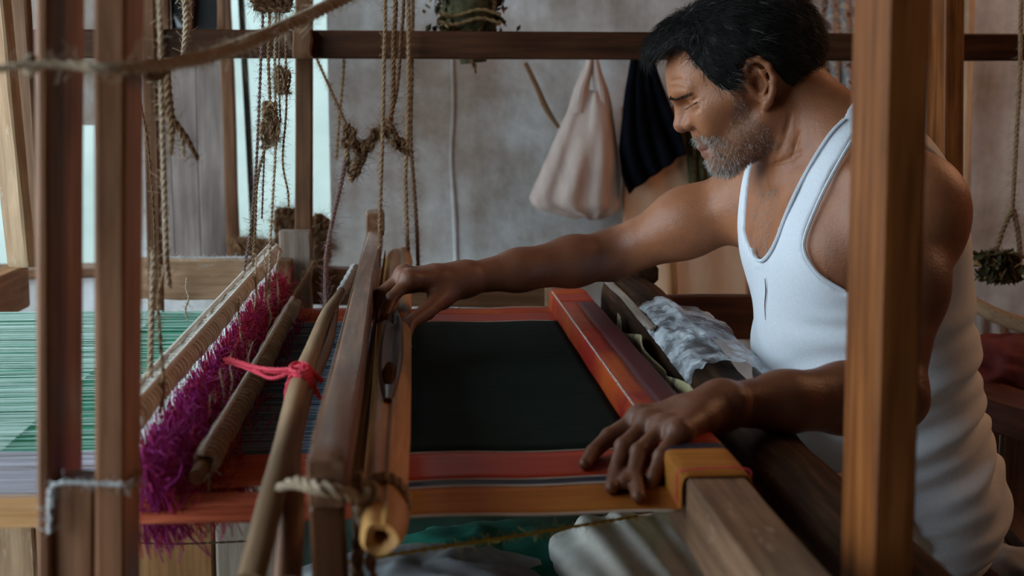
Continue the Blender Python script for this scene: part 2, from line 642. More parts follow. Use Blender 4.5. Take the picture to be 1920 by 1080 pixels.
YW = 3.40                                   # back wall plane
wx0, wx1 = P(424, 300, YW)[0], P(618, 300, YW)[0]
wz0 = P(500, 470, YW)[2]
ax0, ax1 = P(-60, 300, YW)[0], P(184, 300, YW)[0]
az0, az1 = P(100, 520, YW)[2], P(100, 235, YW)[2]
ZC = 2.55
mb = MB()
box(mb, -1.9, ax0, YW, YW + .16, 0, ZC)
box(mb, ax0, ax1, YW, YW + .16, 0, az0)
box(mb, ax0, ax1, YW, YW + .16, az1, ZC)
box(mb, ax1, wx0, YW, YW + .16, 0, ZC)
box(mb, wx0, wx1, YW, YW + .16, 0, wz0)
box(mb, wx0, wx1, YW, YW + .16, 2.3, ZC)
box(mb, wx1, 2.6, YW, YW + .16, 0, ZC)
structure('wall_back', mb, 'plaster')
structure('floor', box(MB(), -1.9, 2.6, -1.8, YW + .16, -.08, 0), 'floor_earth')
structure('ceiling', box(MB(), -1.9, 2.6, -1.8, YW + .16, ZC, ZC + .08), 'ceiling_dark')
structure('wall_right', box(MB(), 2.5, 2.6, -1.8, YW, 0, ZC), 'room_wall_brown')
mb = MB()                                   # left side: low parapet, the rest open to daylight
box(mb, -1.72, -1.62, -1.8, YW, 0, .06)
box(mb, -1.72, -1.62, -1.8, -.3, .06, ZC)
box(mb, -1.72, -1.62, -.3, YW, 2.48, ZC)
box(mb, -1.72, -1.62, 3.1, YW, .06, 2.48)
structure('wall_left', mb, 'room_wall_brown')
structure('wall_front', box(MB(), -1.72, 2.6, -1.9, -1.8, 0, ZC), 'room_wall_brown')
# ground and the neighbour's pale wall outside, seen through the windows
structure('ground_outside', box(MB(), -9, 9, -6, 12, -.3, -.1), 'ground_pale')
plain('neighbour_wall', (.25, .29, .27), (.32, .36, .34), 3, .9, .1)
nb = structure('neighbour_wall', box(MB(), -4.5, 3.0, 6.4, 6.6, -.1, 3.2), 'neighbour_wall')

mb = MB()                                   # raised plaster seam running down the wall
mb.tube([P(848, 90, YW), P(850, 200, YW), P(846, 300, YW), P(852, 400, YW), P(856, 520, YW), P(858, 600, YW)], [.005, .006, .005, .007, .006, .005], sides=8, seglen=.03)
structure('trim_1', mb, 'plaster')
# window bars and sill board in the back window
mb = MB()
xb = P(462, 300, YW + .05)
mb.beam((xb[0] - .02, YW + .06, 2.3), (xb[0] + .012, YW + .06, wz0), .016, .016, up=(0, 1, 0), bev=.003)
w = structure('window_1', mb, 'iron_bar')
mb = MB()
mb.beam((wx0, YW + .03, wz0 + .012), (wx1, YW + .03, wz0 + .012), .13, .024, bev=.004)
structure('window_sill', mb, 'wood_frame_brown', w)
mb = MB()
mb.beam((ax0, YW + .04, az0 + .012), (ax1, YW + .04, az0 + .012), .13, .024, bev=.004)
structure('window_2', mb, 'wood_frame_brown')

# shutter standing open beside the back window
YS = 3.25
t = thing('window_shutter', 'plain grey wooden shutter leaf standing open left of the bright window', 'shutter', P(350, 480, YS))
mb = MB()
tl, tr = P(262, -120, YS + .02), P(412, -120, YS)
bl, br = P(280, 490, YS + .02), P(428, 490, YS)
for k in range(3):
    a, b = k / 3, (k + 1) / 3
    m2 = MB()
    w_ = np.linalg.norm(tr - tl) / 3 - .0015
    m2.beam(tl + (tr - tl) * (a + b) / 2, bl + (br - bl) * (a + b) / 2, w_, .018, up=(0, 1, 0), bev=.002)
    m2.build('board', 'wood_shutter', t)
m2 = MB()
m2.beam(P(417, -120, YS - .01), P(440, 490, YS - .01), .030, .03, up=(0, 1, 0), bev=.003)
m2.build('edge_stile', 'wood_frame_brown', t)
# dark transom panes above the shutter
t = thing('transom_window', 'dark glazed transom panes in a brown frame at the top left', 'window', P(345, 52, 2.95))
for x0, x1 in ((272, 300), (322, 352), (360, 410)):
    m2 = MB()
    m2.beam(P((x0 + x1) / 2, -150, 2.95), P((x0 + x1) / 2, 56, 2.95), (x1 - x0) / 2400 * 2.95, .006, up=(0, 1, 0), bev=.001)
    m2.build('pane', 'glass_dark', t)
for x in (311, 356, 415):
    m2 = MB()
    m2.beam(P(x, -150, 2.94), P(x, 58, 2.94), .016, .03, up=(0, 1, 0), bev=.002)
    m2.build('mullion', 'wood_frame_brown', t)

# ---- planks at the far left
t = tag(MB().beam(P(-14, -60, 2.05), P(42, 500, 2.05), .046, .022, up=(.5, .8, 0), bev=.003).build('leaning_plank', 'wood_pale'),
        'pale sunlit plank leaning at the far left edge', 'plank')
tag(MB().beam(P(25, -60, 2.3), P(66, 500, 2.3), .05, .02, up=(.3, .9, 0), bev=.003).build('upright_board', 'wood_frame_brown'),
    'brown upright board just behind the pale leaning plank', 'board')

# ================================================================ loom frame
LY = 0.95
frame = thing('handloom', 'heavy wooden handloom frame of posts and rails around the weaver', 'loom', (0, 1.6, 0))


def part(name, mat, *beams, parent=frame, **kw):
    m_ = MB()
    for b in beams:
        m_.beam(*b[:4], **{**dict(bev=.003), **(b[4] if len(b) > 4 else {})})
    return m_.build(name, mat, parent)


UY = dict(up=(0, 1, 0))


def down(p, z=0.0):
    q = np.array(p, float)
    q[2] = z
    return q


def post(name, mat, pxt, pxb, y0, y1, Y, wpx, depth, zbot=None, ztop=1.78, **kw):
    """upright: front face centred on pxt (at y0) .. pxb (at y1)"""
    a, b = P(pxt, y0, Y), P(pxb, y1, Y)
    if zbot is not None:
        k = (zbot - a[2]) / (b[2] - a[2])
        b = a + (b - a) * k
        if ztop is not None:
            a = b + (a - b) * ((ztop - b[2]) / (a[2] - b[2]))
    a[1] += depth / 2
    b[1] += depth / 2
    return part(name, mat, (a, b, wpx / FPX * Y, depth, UY), **kw)


post('front_post', 'wood_post_front', 77, 83, -90, 1000, LY, 27, .100, 0.0)
post('front_post', 'wood_post_front', 208, 202, -90, 1000, LY, 58, .062, 0.0)
post('spacer_block', 'wood_post_front', 136, 136, 912, 1080, LY + .004, 78, .044, 0.1, None)
post('front_post', 'wood_post_orange', 1710, 1671, -60, 1080, .90, 90, .072, 0.0)
# far side
post('far_post', 'wood_frame_brown', 568, 569, -120, 560, 2.60, 31, .04, 0.0)
post('far_post', 'wood_post_orange', 1790, 1788, -120, 480, 2.40, 40, .085, 0.0)
post('far_post', 'wood_frame_brown', 272, 290, -120, 560, 2.50, 26, .03, 0.0)
part('top_rail', 'wood_rail_dark', (P(-200, 82, 2.55), P(2100, 89, 2.55), .035, .0535))
part('upper_rail', 'wood_rail_dark', (A(-.235, .9, 1.78), A(-.215, 2.7, 1.78), .05, .05))
part('upper_rail', 'wood_rail_dark', (A(-.045, .9, 1.78), A(-.01, 2.7, 1.78), .05, .05))
part('upper_rail', 'wood_rail_dark', (A(-1.3, .98, 1.82), A(1.2, .98, 1.82), .05, .05))
part('upper_rail', 'wood_rail_dark', (A(-1.3, 2.55, 1.82), A(1.2, 2.55, 1.82), .05, .05))
part('mortise_block', 'wood_frame_brown', (P(567, 52, 2.515), P(567, 110, 2.515), .036, .03, UY))
# lower far rail and feet of the far post
part('side_rail', 'wood_pale', (P(245, 520, 2.62), P(470, 522, 2.62), .05, .082))
part('side_rail', 'wood_frame_brown', (P(440, 530, 2.64), P(1050, 545, 2.64), .05, .075))
part('post_foot', 'wood_grey', (P(554, 432, 2.56), P(556, 600, 2.56), .062, .05, UY))
part('post_foot', 'wood_frame_brown', (P(525, 486, 2.5), P(527, 600, 2.5), .05, .05, UY))
part('end_rail', 'wood_red_brown', (P(1245, 593, 2.42), P(1560, 596, 2.42), .04, .084))
part('end_rail', 'wood_tan', (A(-.80, 2.28, .738), A(-.80, 2.64, .738), .05, .085))
part('warp_end_post', 'wood_frame_brown', (A(-1.25, 2.55, 1.7), A(-1.25, 2.55, 0), .06, .06, UY))
# lower boards of the pit below the warp
t = thing('loom_bench', 'low wooden bench boards standing below the warp at the lower left', 'bench', (-.5, 2.2, 0))
for x0, x1, mat in ((-120, 60, 'wood_pale'), (66, 250, 'wood_tan'), (254, 398, 'wood_tan'), (404, 520, 'wood_grey')):
    m2 = MB()
    a, b = P(x0, 1000, 2.1), P(x1, 1000, 2.1)
    m2.beam((((a + b) / 2)[0], 2.12, .56), (((a + b) / 2)[0], 2.12, 0), abs(b[0] - a[0]), .03, up=(0, 1, 0), bev=.003)
    m2.build('board', mat, t)
tag(MB().tube([P(235, 1016, 2.05), P(330, 1020, 2.05), P(500, 1013, 2.05)], .002, ply=2, seglen=.01).build('dark_string', 'yarn_brown_dark'),
    'thin dark string stretched across the low bench boards', 'string')

# ================================================================ cloth on the loom
ZCL = 0.75
YN, YF = PZ(700, 966, ZCL)[1], PZ(900, 578, ZCL)[1]           # near and far selvedge
def YofPx(y):
    return PZ(900, y, ZCL)[1]
BX0, BX1, BZ = 0.241, 0.301, 0.780                             # breast beam (left, right, top)


def cloth_path(x0, n=26):
    """profile (X,Z) of the cloth from the fell over the breast beam down to the roller"""
    pts = [(x, ZCL + .0008 * math.sin(x * 40)) for x in np.linspace(x0, BX0 - .0032, n)]
    pts += [(BX0 - .0028, ZCL + .003), (BX0 - .0022, BZ - .006), (BX0 - .0005, BZ), (BX0 + .004, BZ + .0022)]
    pts += [(x, BZ + .0022) for x in np.linspace(BX0 + .01, BX1 - .005, 6)]
    pts += [(BX1 + .0005, BZ), (BX1 + .003, BZ - .008), (.322, .744), (.338, .722)]
    return pts


def cloth_strip(name, mat, y0, y1, parent, x0=-.055, x1=None, xa=None, lift=0.0, ny=6):
    pr = cloth_path(x0)
    if x1 is not None:
        pr = [p for p in pr if p[0] <= x1]
    if xa is not None:
        pr = [p for p in pr if p[0] >= xa]
    ys = np.linspace(y0, y1, ny)
    V, F = [], []
    for i, (x, z) in enumerate(pr):
        for j, y in enumerate(ys):
            V.append((x, y, z + lift + .0006 * math.sin(y * 31 + x * 9)))
    nyy = len(ys)
    for i in range(len(pr) - 1):
        for j in range(nyy - 1):
            a = i * nyy + j
            F.append((a, a + nyy, a + nyy + 1, a + 1))
    m_ = MB().add(V, F)
    o = m_.build(name, mat, parent)
    s = o.modifiers.new('thickness', 'SOLIDIFY')
    s.thickness = .0012
    s.offset = -1
    return o


cloth = thing('woven_cloth', 'dark green handwoven cloth with red and tan borders stretched on the loom', 'cloth', (.1, 1.6, ZCL))
yb = [YofPx(y) for y in (966, 912, 900, 848, 603, 578)]
cloth_strip('dark_field', 'cloth_green_black', yb[3], yb[4], cloth, x1=BX0 - .0031, ny=24)
cloth_strip('red_end_panel', 'cloth_beam_red', yb[3], yb[4], cloth, xa=BX0 - .0033, x1=BX0 + .0281, ny=24)
cloth_strip('maroon_end_panel', 'cloth_maroon', yb[3], yb[4], cloth, xa=BX0 + .0279, ny=24)
cloth_strip('tan_border', 'cloth_tan', yb[0], yb[1], cloth)
cloth_strip('navy_stripe', 'cloth_navy', yb[1], yb[2], cloth)
cloth_strip('red_border', 'cloth_red', yb[2], yb[3], cloth)
ym = YofPx(588)
cloth_strip('red_border', 'cloth_red', yb[4], ym, cloth)
cloth_strip('orange_border', 'cloth_red_orange', ym, yb[5], cloth)
for y_, w_ in ((yb[0], .004), (yb[1], .004), (yb[2], .0022), (yb[3], .002), (yb[4], .003), (yb[5], .004)):
    cloth_strip('selvedge_line', 'cloth_cream_edge', y_ - w_ / 2, y_ + w_ / 2, cloth, x1=BX0 - .003, lift=.0008, ny=2)
# cream tacking line along the edge of the beam, pink thread at its end
mb = MB()
k = 0
y = YN + .17
while y < YF - .02:
    mb.tube([(BX0 - .0005, y, BZ + .0012), (BX0 + .0006, y + .004, BZ + .0026), (BX0 + .0010, y + .008, BZ + .0014)], .0008, sides=4)
    y += .0098
mb.build('tacking_stitches', 'yarn_cream', cloth)['kind'] = 'stuff'
yE = YN + .006
mb = MB()
mb.tube([(BX0 - .004, yE, ZCL + .002), (BX0 - .004, yE, BZ - .004), (BX0 + .002, yE, BZ + .003), (BX1, yE + .002, BZ + .003), (BX1 + .004, yE, BZ - .012)], .0008, ply=2, seglen=.004)
mb.build('pink_thread', 'yarn_pink', cloth)

# breast beam
part('breast_beam', 'wood_beam_bare', (A((BX0 + BX1) / 2, .62, BZ - .032), A((BX0 + BX1) / 2, 2.34, BZ - .032), BX1 - BX0 - .004, .064), parent=frame)

# ---------------------------------------------------------------- warp threads
warp = thing('warp_sheet', 'stretched warp of fine green threads with violet and orange edges', 'warp threads', (-.7, 1.65, ZCL))
XH = -.25                                   # first heddle
XR = -.075                                  # reed


def threads(name, mat, y0, y1, x0, x1, pitch, r, z=ZCL, jit=.0006, dz=.0012, skip=0.0):
    ys = np.arange(y0, y1, pitch)
    V, F = [], []
    n = 0
    for y in ys:
        if rng.random() < skip:
            continue
        yy = y + rng.normal(0, jit)
        xs = np.linspace(x0, x1, 7)
        zz = z + rng.normal(0, dz) + rng.normal(0, .0004, 7)
        zz[[0, -1]] = z
        for i, x in enumerate(xs):
            V += [(x, yy - r, zz[i]), (x, yy, zz[i] + r), (x, yy + r, zz[i]), (x, yy, zz[i] - r)]
        for i in range(6):
            for j in range(4):
                a, b = n + i * 4 + j, n + i * 4 + (j + 1) % 4
                F.append((a, a + 4, b + 4, b))
        n += 28
    m_ = MB().add(V, F)
    o = m_.build(name, mat, warp)
    o['kind'] = 'stuff'
    return o


yv = YofPx(832)
threads('green_threads', 'warp_green', yv, yb[5], -1.45, XH, .0021, .0007)
threads('green_threads', 'warp_green', yv + .001, yb[5], -1.45, XH, .0026, .0008, z=ZCL - .012)
threads('pale_sheen_threads', 'warp_green_sheen', yv, yb[5], -1.45, XH, .011, .0006, z=ZCL + .002, jit=.004)
threads('pale_sheen_threads', 'warp_green_sheen', yv, yb[5], -1.45, -.43, .0034, .0007, z=ZCL + .003, jit=.002, skip=.25)  # denser pale layer paints the window sheen on the left of the warp
threads('violet_threads', 'warp_violet', yb[1], yv, -1.45, XH, .0021, .0008)
threads('orange_threads', 'warp_orange', yb[0], yb[1], -1.45, XH, .0017, .0008)
threads('blue_threads', 'warp_blue', yb[3], yb[4], XH, XR + .03, .0016, .0009)
threads('blue_threads', 'warp_blue', yb[3], yb[4], XH, XR + .03, .0016, .0009, z=ZCL - .008)
threads('pale_threads', 'warp_violet', yb[3], yb[4], XH, XR + .03, .012, .0005, z=ZCL + .0015, jit=.004)
threads('red_threads', 'warp_red', yb[0], yb[1] - .004, XH, XR + .03, .0015, .0009)
threads('red_threads', 'warp_red', yb[2], yb[3], XH, XR + .03, .0015, .0009)
threads('red_threads', 'warp_red', yb[4], yb[5], XH, XR + .03, .0017, .0009)

# ---------------------------------------------------------------- heddles
def heddle(label, X, z, y0, y1, r, mats, zlow, seed, cream=.03, wmat='yarn_cream', lean=0.0):
    t = thing('heddle_shaft', label, 'heddle', (X, (y0 + y1) / 2, z), 'heddle shafts')
    tilt = .006
    m_ = MB()
    m_.tube([(X - .006, y0 - .03, z - .004), (X - .002, (y0 + y1) / 2, z + .002), (X + .002, y1 + .04, z)], r * .72, sides=10, seglen=.03)
    m_.build('rod', 'wood_stick', t)
    # cord wound around the rod, each turn visible
    pitch = .0150
    n = int((y1 - y0) / pitch)
    i_ = np.arange(n * 16 + 1)
    for q, mt in enumerate((wmat, 'rope_pale' if wmat == 'yarn_cream' else 'rope')):
        a = i_ / 16 * 2 * math.pi + q * math.pi
        y = y0 + i_ / 16 * pitch
        rr = r * (.93 + .07 * np.sin(y * 61 + seed))
        pts = np.stack([X + .0015 * np.sin(y * 9) + rr * np.sin(a), y, z + .002 + rr * np.cos(a)], 1)
        m_ = MB()
        m_.tube(pts, .0036 if q == 0 else .0030, sides=6, smooth=False)
        m_.build('cord_winding', mt, t)
    m_ = MB()
    for dx in ((-.010, .004) if wmat == 'yarn_cream' else (-.004,)):
        m_.tube([(X + dx, y0 - .01, z + r + .003), (X + dx + .002, (y0 + y1) / 2, z + r + .004), (X + dx, y1 + .02, z + r + .002)], .0032, ply=2, pitch=.02, seglen=.004)
    m_.build('ridge_cord', 'yarn_cream', t)
    # leashes: cream loops above, dyed strings to below the warp
    N = int((y1 - y0) / .0030)
    y = y0 + (y1 - y0) * (np.arange(N) + .5) / N + rng.normal(0, .0008, N)
    x = X + rng.normal(0, .004, N)
    zc = z - r - cream - rng.uniform(0, .010, N)
    mbs = {'yarn_white': MB()}
    mbs['yarn_white'].fibers(np.stack([np.stack([X + rng.normal(0, .003, N), y, np.full(N, z - r * .8)], 1), np.stack([x, y + rng.normal(0, .0015, N), zc], 1)], 1)[::2], .0007)

    def dyed(PT, f, rad):
        # purple at the top of the leashes, crimson towards the warp
        f = f + .5 * (z - r - cream - PT[:, :, 2].mean(1)) / (z - r - cream - zlow)
        f = f + 7 * (PT[:, :, 0].mean(1) - X)
        k = np.clip((f * len(mats)).astype(int), 0, len(mats) - 1)
        for kk in sorted(set(k.tolist())):
            mbs.setdefault(mats[kk], MB()).fibers(PT[k == kk], rad)
    K = 4
    yy, xx, cc_ = np.repeat(y, K), np.repeat(x, K), np.repeat(zc, K)
    n = len(yy)
    e = lambda sd: rng.normal(0, sd, n)
    top = np.stack([xx, yy, cc_ + .004], 1)
    bot = np.stack([xx + e(.008) + lean * rng.uniform(0, 1, n), yy + e(.005), zlow + rng.uniform(-.02, .012, n)], 1)
    mid = (top + bot) / 2 + np.stack([e(.005), e(.004), e(.003)], 1)
    dyed(np.stack([top, (top + mid) / 2 + np.stack([e(.002), e(.002), e(0.)], 1), mid, bot], 1), (yy - y0) / (y1 - y0) + e(.16), .0008)
    n = 7500                                  # fuzzy crossing strands of the leash net
    p = np.stack([X + rng.normal(.006, .009, n), rng.uniform(y0, y1, n), rng.uniform(zlow, z - r - cream - .006, n)], 1)
    p[:, 0] += lean * rng.uniform(0, 1.1, n) * np.clip((z - r - cream - p[:, 2]) / (z - r - cream - zlow), 0, 1)
    d_ = rng.normal(0, 1, (n, 3)) * A(.007, .012, .013)
    j_ = lambda: rng.normal(0, .003, (n, 3))
    dyed(np.stack([p, p + d_ * .3 + j_(), p + d_ * .7 + j_(), p + d_], 1), (p[:, 1] - y0) / (y1 - y0) + rng.normal(0, .15, n), .0006)
    for kname, m_ in mbs.items():
        o = m_.build({'yarn_white': 'loops'}.get(kname, 'leashes'), kname, t)
        o['kind'] = 'stuff'
    return t


H1 = heddle('thick cream cord-wrapped heddle shaft with purple leashes, left of the other one', -.25, .835, 1.12, 2.33, .0115,
            ['heddle_purple', 'heddle_magenta', 'heddle_purple', 'heddle_magenta', 'heddle_crimson', 'heddle_magenta', 'heddle_crimson'], .722, 1, cream=.017, lean=.042)
H2 = heddle('thin brown cord-wrapped heddle shaft nearest the blue warp, with crimson leashes', -.197, .772, 1.20, 2.12, .0105,
            ['heddle_orange', 'heddle_crimson', 'heddle_crimson', 'heddle_magenta'], .715, 2, cream=.008, wmat='rope_pale')
# dangling cream tie ends on the heddles
for (px, y0, y1, Y) in ((352, 520, 600, 2.0), (436, 660, 770, 1.5), (452, 560, 700, 1.72), (415, 690, 800, 1.45), (470, 640, 780, 1.6), (505, 540, 650, 1.95),
                        (480, 480, 620, 1.95), (497, 470, 640, 2.02), (395, 740, 860, 1.38), (360, 800, 960, 1.3), (395, 870, 1000, 1.2), (345, 930, 1010, 1.2), (520, 470, 620, 2.1)):
    m_ = MB()
    x = [px + random.uniform(-5, 5) for _ in range(5)]
    ys = np.linspace(y0, y1, 5)
    q_ = [P(x[i], ys[i], Y - .004 * i) for i in range(5)]
    m_.tube(q_, [.0012, .0014, .0016, .0019, .0012], ply=2, pitch=.009, seglen=.0025).fuzz(q_, .0015, 700, .008)
    m_.build('tie_end', 'rope_pale', H1 if px < 450 else H2)

# ---------------------------------------------------------------- sley (beater)
sl = thing('sley', 'worn dark wooden beater beam with reed hanging across the warp', 'beater', (-.07, 1.7, .85))
part('sley_cap', 'wood_sley', (A(-.0655, .93, .832), A(-.0735, 2.58, .838), .028, .040), parent=sl, )
part('sley_sword', 'wood_post_dark', (A(-.066, .945, .815), A(-.062, .955, .30), .026, .034, UY), parent=sl)
part('sley_end_block', 'wood_sley', (A(-.0735, 2.50, .87), A(-.0735, 2.60, .87), .034, .045), parent=sl)
m_ = MB()
y = 1.02
while y < 2.5:
    m_.tube([(-.0535, y, .820), (-.050, y, .735)], .0006, sides=3, smooth=False)
    y += .0032
m_.build('reed_wires', 'wood_shuttle', sl)['kind'] = 'stuff'
part('reed_baulk', 'wood_shuttle', (A(-.050, 1.0, .732), A(-.050, 2.5, .732), .010, .014), parent=sl)
m_ = MB()                                     # small tacks along the left edge
y = .98
while y < 2.5:
    m_.tube([(-.0800 - .008 * (y - .93) / 1.65, y, .851), (-.0800 - .008 * (y - .93) / 1.65, y + .003, .853)], .0011, sides=5, smooth=False)
    y += .009
m_.build('tack_row', 'nail_metal', sl)['kind'] = 'stuff'

# race: golden rolled batten with the shuttle trough
race = thing('shuttle_race', 'golden round wooden race bar tied below the dark beater beam', 'race bar', (-.03, 1.7, .8))
m_ = MB()
RX, RZ = -.026, .795
ys = [.945, .930, .917, .913, .925, .95, 1.0, 1.05, 1.2, 1.4, 1.62]
rs = [.003, .0045, .0065, .0125, .0165, .0185, .019, .0185, .0205, .022, .0235]
R, G = [], []
NS = 28
for y, r in zip(np.concatenate([ys, [1.75, 1.9, 2.1, 2.35, 2.52, 2.58, 2.60]]), rs + [.0245, .025, .025, .026, .027, .022, .012]):
    ring, gr = [], []
    for k in range(NS):
        a = 2 * math.pi * k / NS
        rr = r * (1 + .06 * math.sin(3 * a + y * 2) + .03 * math.sin(5 * a - 4 * y))
        da = abs(((a - math.pi * .52 + math.pi) % (2 * math.pi)) - math.pi)
        rr *= 1 - .16 * math.exp(-(da / .16) ** 2)          # seam along the top
        if 1.30 < y < 2.2:
            rr *= 1 - .55 * math.exp(-(da / .55) ** 2)      # the trough the shuttle lies in
        ring.append((RX + rr * math.cos(a), y, RZ + rr * math.sin(a)))
        gr.append((y, rr * math.cos(a) + 3, rr * math.sin(a) + 7))
    R.append(ring)
    G.append(gr)
m_.rings(R, grain=G)
m_.build('bar', 'wood_golden', race)
m_ = MB()
for j in range(3):
    pts = []
    for k in range(15):
        a = 2 * math.pi * k / 14
        pts.append((RX + .0205 * math.cos(a), .985 + .006 * j + .012 * math.sin(a), RZ + .0205 * math.sin(a)))
    m_.tube(pts, .0032, ply=2, pitch=.014, seglen=.004)
m_.tube([P(668, 885, .96), P(678, 915, .955), P(662, 945, .955)], [.004, .006, .003], ply=2, seglen=.004)
m_.tube([P(690, 905, .955), P(705, 930, .95), P(700, 950, .95)], [.004, .007, .003], ply=2, seglen=.004)
m_.build('binding_cord', 'rope_pale', race)
tag(MB().tube([P(520, 915, .955), P(555, 905, .945), P(600, 915, .925), P(645, 925, .93), P(675, 935, .945), P(690, 915, .94)], [.003, .0052, .006, .0052, .005, .003], ply=3, pitch=.03, seglen=.004)
    .build('lashing_rope', 'rope_pale'), 'frayed pale rope lashing the beater end to the golden bar', 'rope')
for q, (x, y) in enumerate(((675, 1000), (700, 1005))):
    tag(MB().tube([P(x, y, .95), P(x - 6, y + 40, .95), P(x + 4, y + 95, .95)], [.004, .005, .003], ply=2, seglen=.004).build('rope_end', 'rope_dark'),
        ('left' if q == 0 else 'right') + ' one of two rope ends hanging under the golden bar', 'rope', 'rope ends under the golden bar')

# shuttle lying in the trough
sh = thing('shuttle', 'dark worn wooden boat shuttle held under the far hand', 'shuttle', (RX, 1.68, RZ + .02))
m_ = MB()
R, G = [], []
y0s, y1s = PZ(716, 757, .81)[1], PZ(735, 585, .82)[1] + .06
for t_ in np.linspace(0, 1, 26):
    y = y0s + (y1s - y0s) * t_
    w = .0145 * math.sin(math.pi * min(1, max(.02, t_))) ** .45
    h = .013 * math.sin(math.pi * min(1, max(.02, t_))) ** .5
    zc = RZ + .018
    ring, gr = [], []
    for k in range(16):
        a = 2 * math.pi * k / 16
        x, z = w * math.cos(a), h * math.sin(a)
        if z > 0 and .15 < t_ < .85:
            z -= .014 * math.exp(-(x / (.55 * w)) ** 2)
        ring.append((RX - .001 + x, y, zc + z))
        gr.append((y, x + 11, z + 5))
    R.append(ring)
    G.append(gr)
m_.rings(R, grain=G)
m_.build('hull', 'wood_shuttle', sh)
m_ = MB()
m_.tube([(RX - .001, y0s + .05, RZ + .021), (RX - .001, y0s + .09, RZ + .026), (RX - .001, y0s + .14, RZ + .024)], [.005, .0075, .005], sides=10, ply=7, pitch=.004, seglen=.003)
m_.build('bobbin', 'rope_dark', sh)

# forked rod tied with pink yarn, left of the sley
rod = thing('lease_rod', 'pair of weathered grey sticks tied with pink yarn left of the beater', 'stick', P(560, 700, 1.35))
m_ = MB()
m_.tube([P(640, 545, 2.05), P(612, 590, 1.75), P(585, 660, 1.45), P(560, 725, 1.25), P(535, 830, 1.08), P(505, 950, .98), P(470, 1090, .92)], [.006, .0085, .010, .0105, .010, .011, .011], sides=10, seglen=.02)
m_.build('stick', 'wood_stick', rod)
m_ = MB()
m_.tube([P(630, 560, 2.0), P(615, 640, 1.6), P(575, 730, 1.28), P(545, 850, 1.08), P(548, 950, 1.0), P(540, 1090, .95)], [.006, .008, .009, .009, .010, .011], sides=10, seglen=.02)
m_.build('stick', 'wood_post_front', rod)
m_ = MB()
m_.tube([P(665, 500, 2.3), P(645, 540, 2.1), P(622, 580, 1.95)], [.007, .009, .007], sides=10, ply=2, pitch=.05, seglen=.01)
m_.build('stick_wrapping', 'yarn_white', rod)
pk = thing('pink_yarn', 'bright pink yarn knotted around the grey stick pair', 'yarn', P(560, 700, 1.3))
m_ = MB()
for j in range(7):
    d = lambda: random.uniform(-5, 5)
    m_.tube([P(425 + d(), 676 + d(), 1.42), P(470 + d(), 688 + d(), 1.37), P(510 + d(), 702 + 2 * d(), 1.31), P(545 + d(), 696 + d(), 1.285), P(575 + d(), 690 + d(), 1.27), P(600 + d(), 715 + d(), 1.30)], .0022, ply=2, pitch=.014, seglen=.004)
m_.build('strand', 'yarn_pink', pk)
m_ = MB()
for j in range(6):
    d = lambda: random.uniform(-6, 6)
    m_.tube([P(552 + d(), 700 + d(), 1.26), P(542 + d(), 735 + d(), 1.255), P(535 + d(), 800 + 3 * d(), 1.25)], .0022, ply=2, pitch=.014, seglen=.004)
for j in range(3):
    d = lambda: random.uniform(-3, 3)
    m_.tube([P(580 + d(), 700 + d(), 1.27), P(590 + d(), 730 + d(), 1.27), P(604 + d(), 750 + d(), 1.28)], .0022, ply=2, pitch=.014, seglen=.004)
m_.build('tail', 'yarn_pink', pk)
m_ = MB()
for j in range(5):
    pts = [P(562 + 17 * math.cos(a) + 2 * j, 703 + 9 * math.sin(a) + (j - 2) * 7, 1.275 - .03 * math.sin(a)) for a in np.linspace(0, 6.3, 12)]
    m_.tube(pts, .0022, ply=2, pitch=.014, seglen=.004)
m_.build('knot', 'yarn_pink', pk)

# ---------------------------------------------------------------- cloth roller beside the weaver
def roller_z(y):
    return .752 - .045 * min(1.0, max(0.0, (1.95 - y) / .6))


ro = thing('cloth_roller', 'thick dark cloth roller log lying between the red beam and the weaver', 'roller', (.385, 1.6, .75))
m_ = MB()
R, G = [], []
for y in np.concatenate([[.70, .705], np.linspace(.72, 2.28, 30), [2.295, 2.30]]):
    e = .85 if (y < .71 or y > 2.29) else 1
    ring, gr = [], []
    for k in range(20):
        a = 2 * math.pi * k / 20
        r = .05 * e * (1 + .05 * math.cos(4 * (a - 2.2)) + .03 * math.sin(y * 17 + 3 * a) + .02 * math.sin(y * 41 + a))
        ring.append((.388 + r * math.cos(a), y, roller_z(y) + r * math.sin(a)))
        gr.append((y, r * math.cos(a) + 2, r * math.sin(a) + 9))
    R.append(ring)
    G.append(gr)
m_.rings(R, grain=G)
m_.build('log', 'wood_roller', ro)
m_ = MB()
m_.beam((.346, 1.80, .786), (.348, 2.27, .792), .012, .005, up=(-.6, 0, .8), bev=.002)
m_.build('worn_lath', 'wood_grey', ro)
m_ = MB()
m_.beam((.41, 2.25, .80), (.425, 2.5, .815), .06, .05, bev=.015)
m_.build('axle_block', 'wood_roller', ro)


def sheet(name, mat, corner, u, v, nu, nv, fn, parent=None, thick=.0015):
    """thin cloth/film grid: corner + u*s + v*t displaced by fn(s,t)->vec"""
    V, F = [], []
    for i in range(nu + 1):
        for j in range(nv + 1):
            s, t_ = i / nu, j / nv
            V.append(np.asarray(corner) + np.asarray(u) * s + np.asarray(v) * t_ + np.asarray(fn(s, t_)))
    for i in range(nu):
        for j in range(nv):
            a = i * (nv + 1) + j
            F.append((a, a + nv + 1, a + nv + 2, a + 1))
    o = MB().add(V, F).build(name, mat, parent)
    o.data.set_sharp_from_angle(angle=math.pi)
    if thick:
        s = o.modifiers.new('thickness', 'SOLIDIFY')
        s.thickness = thick
    return o


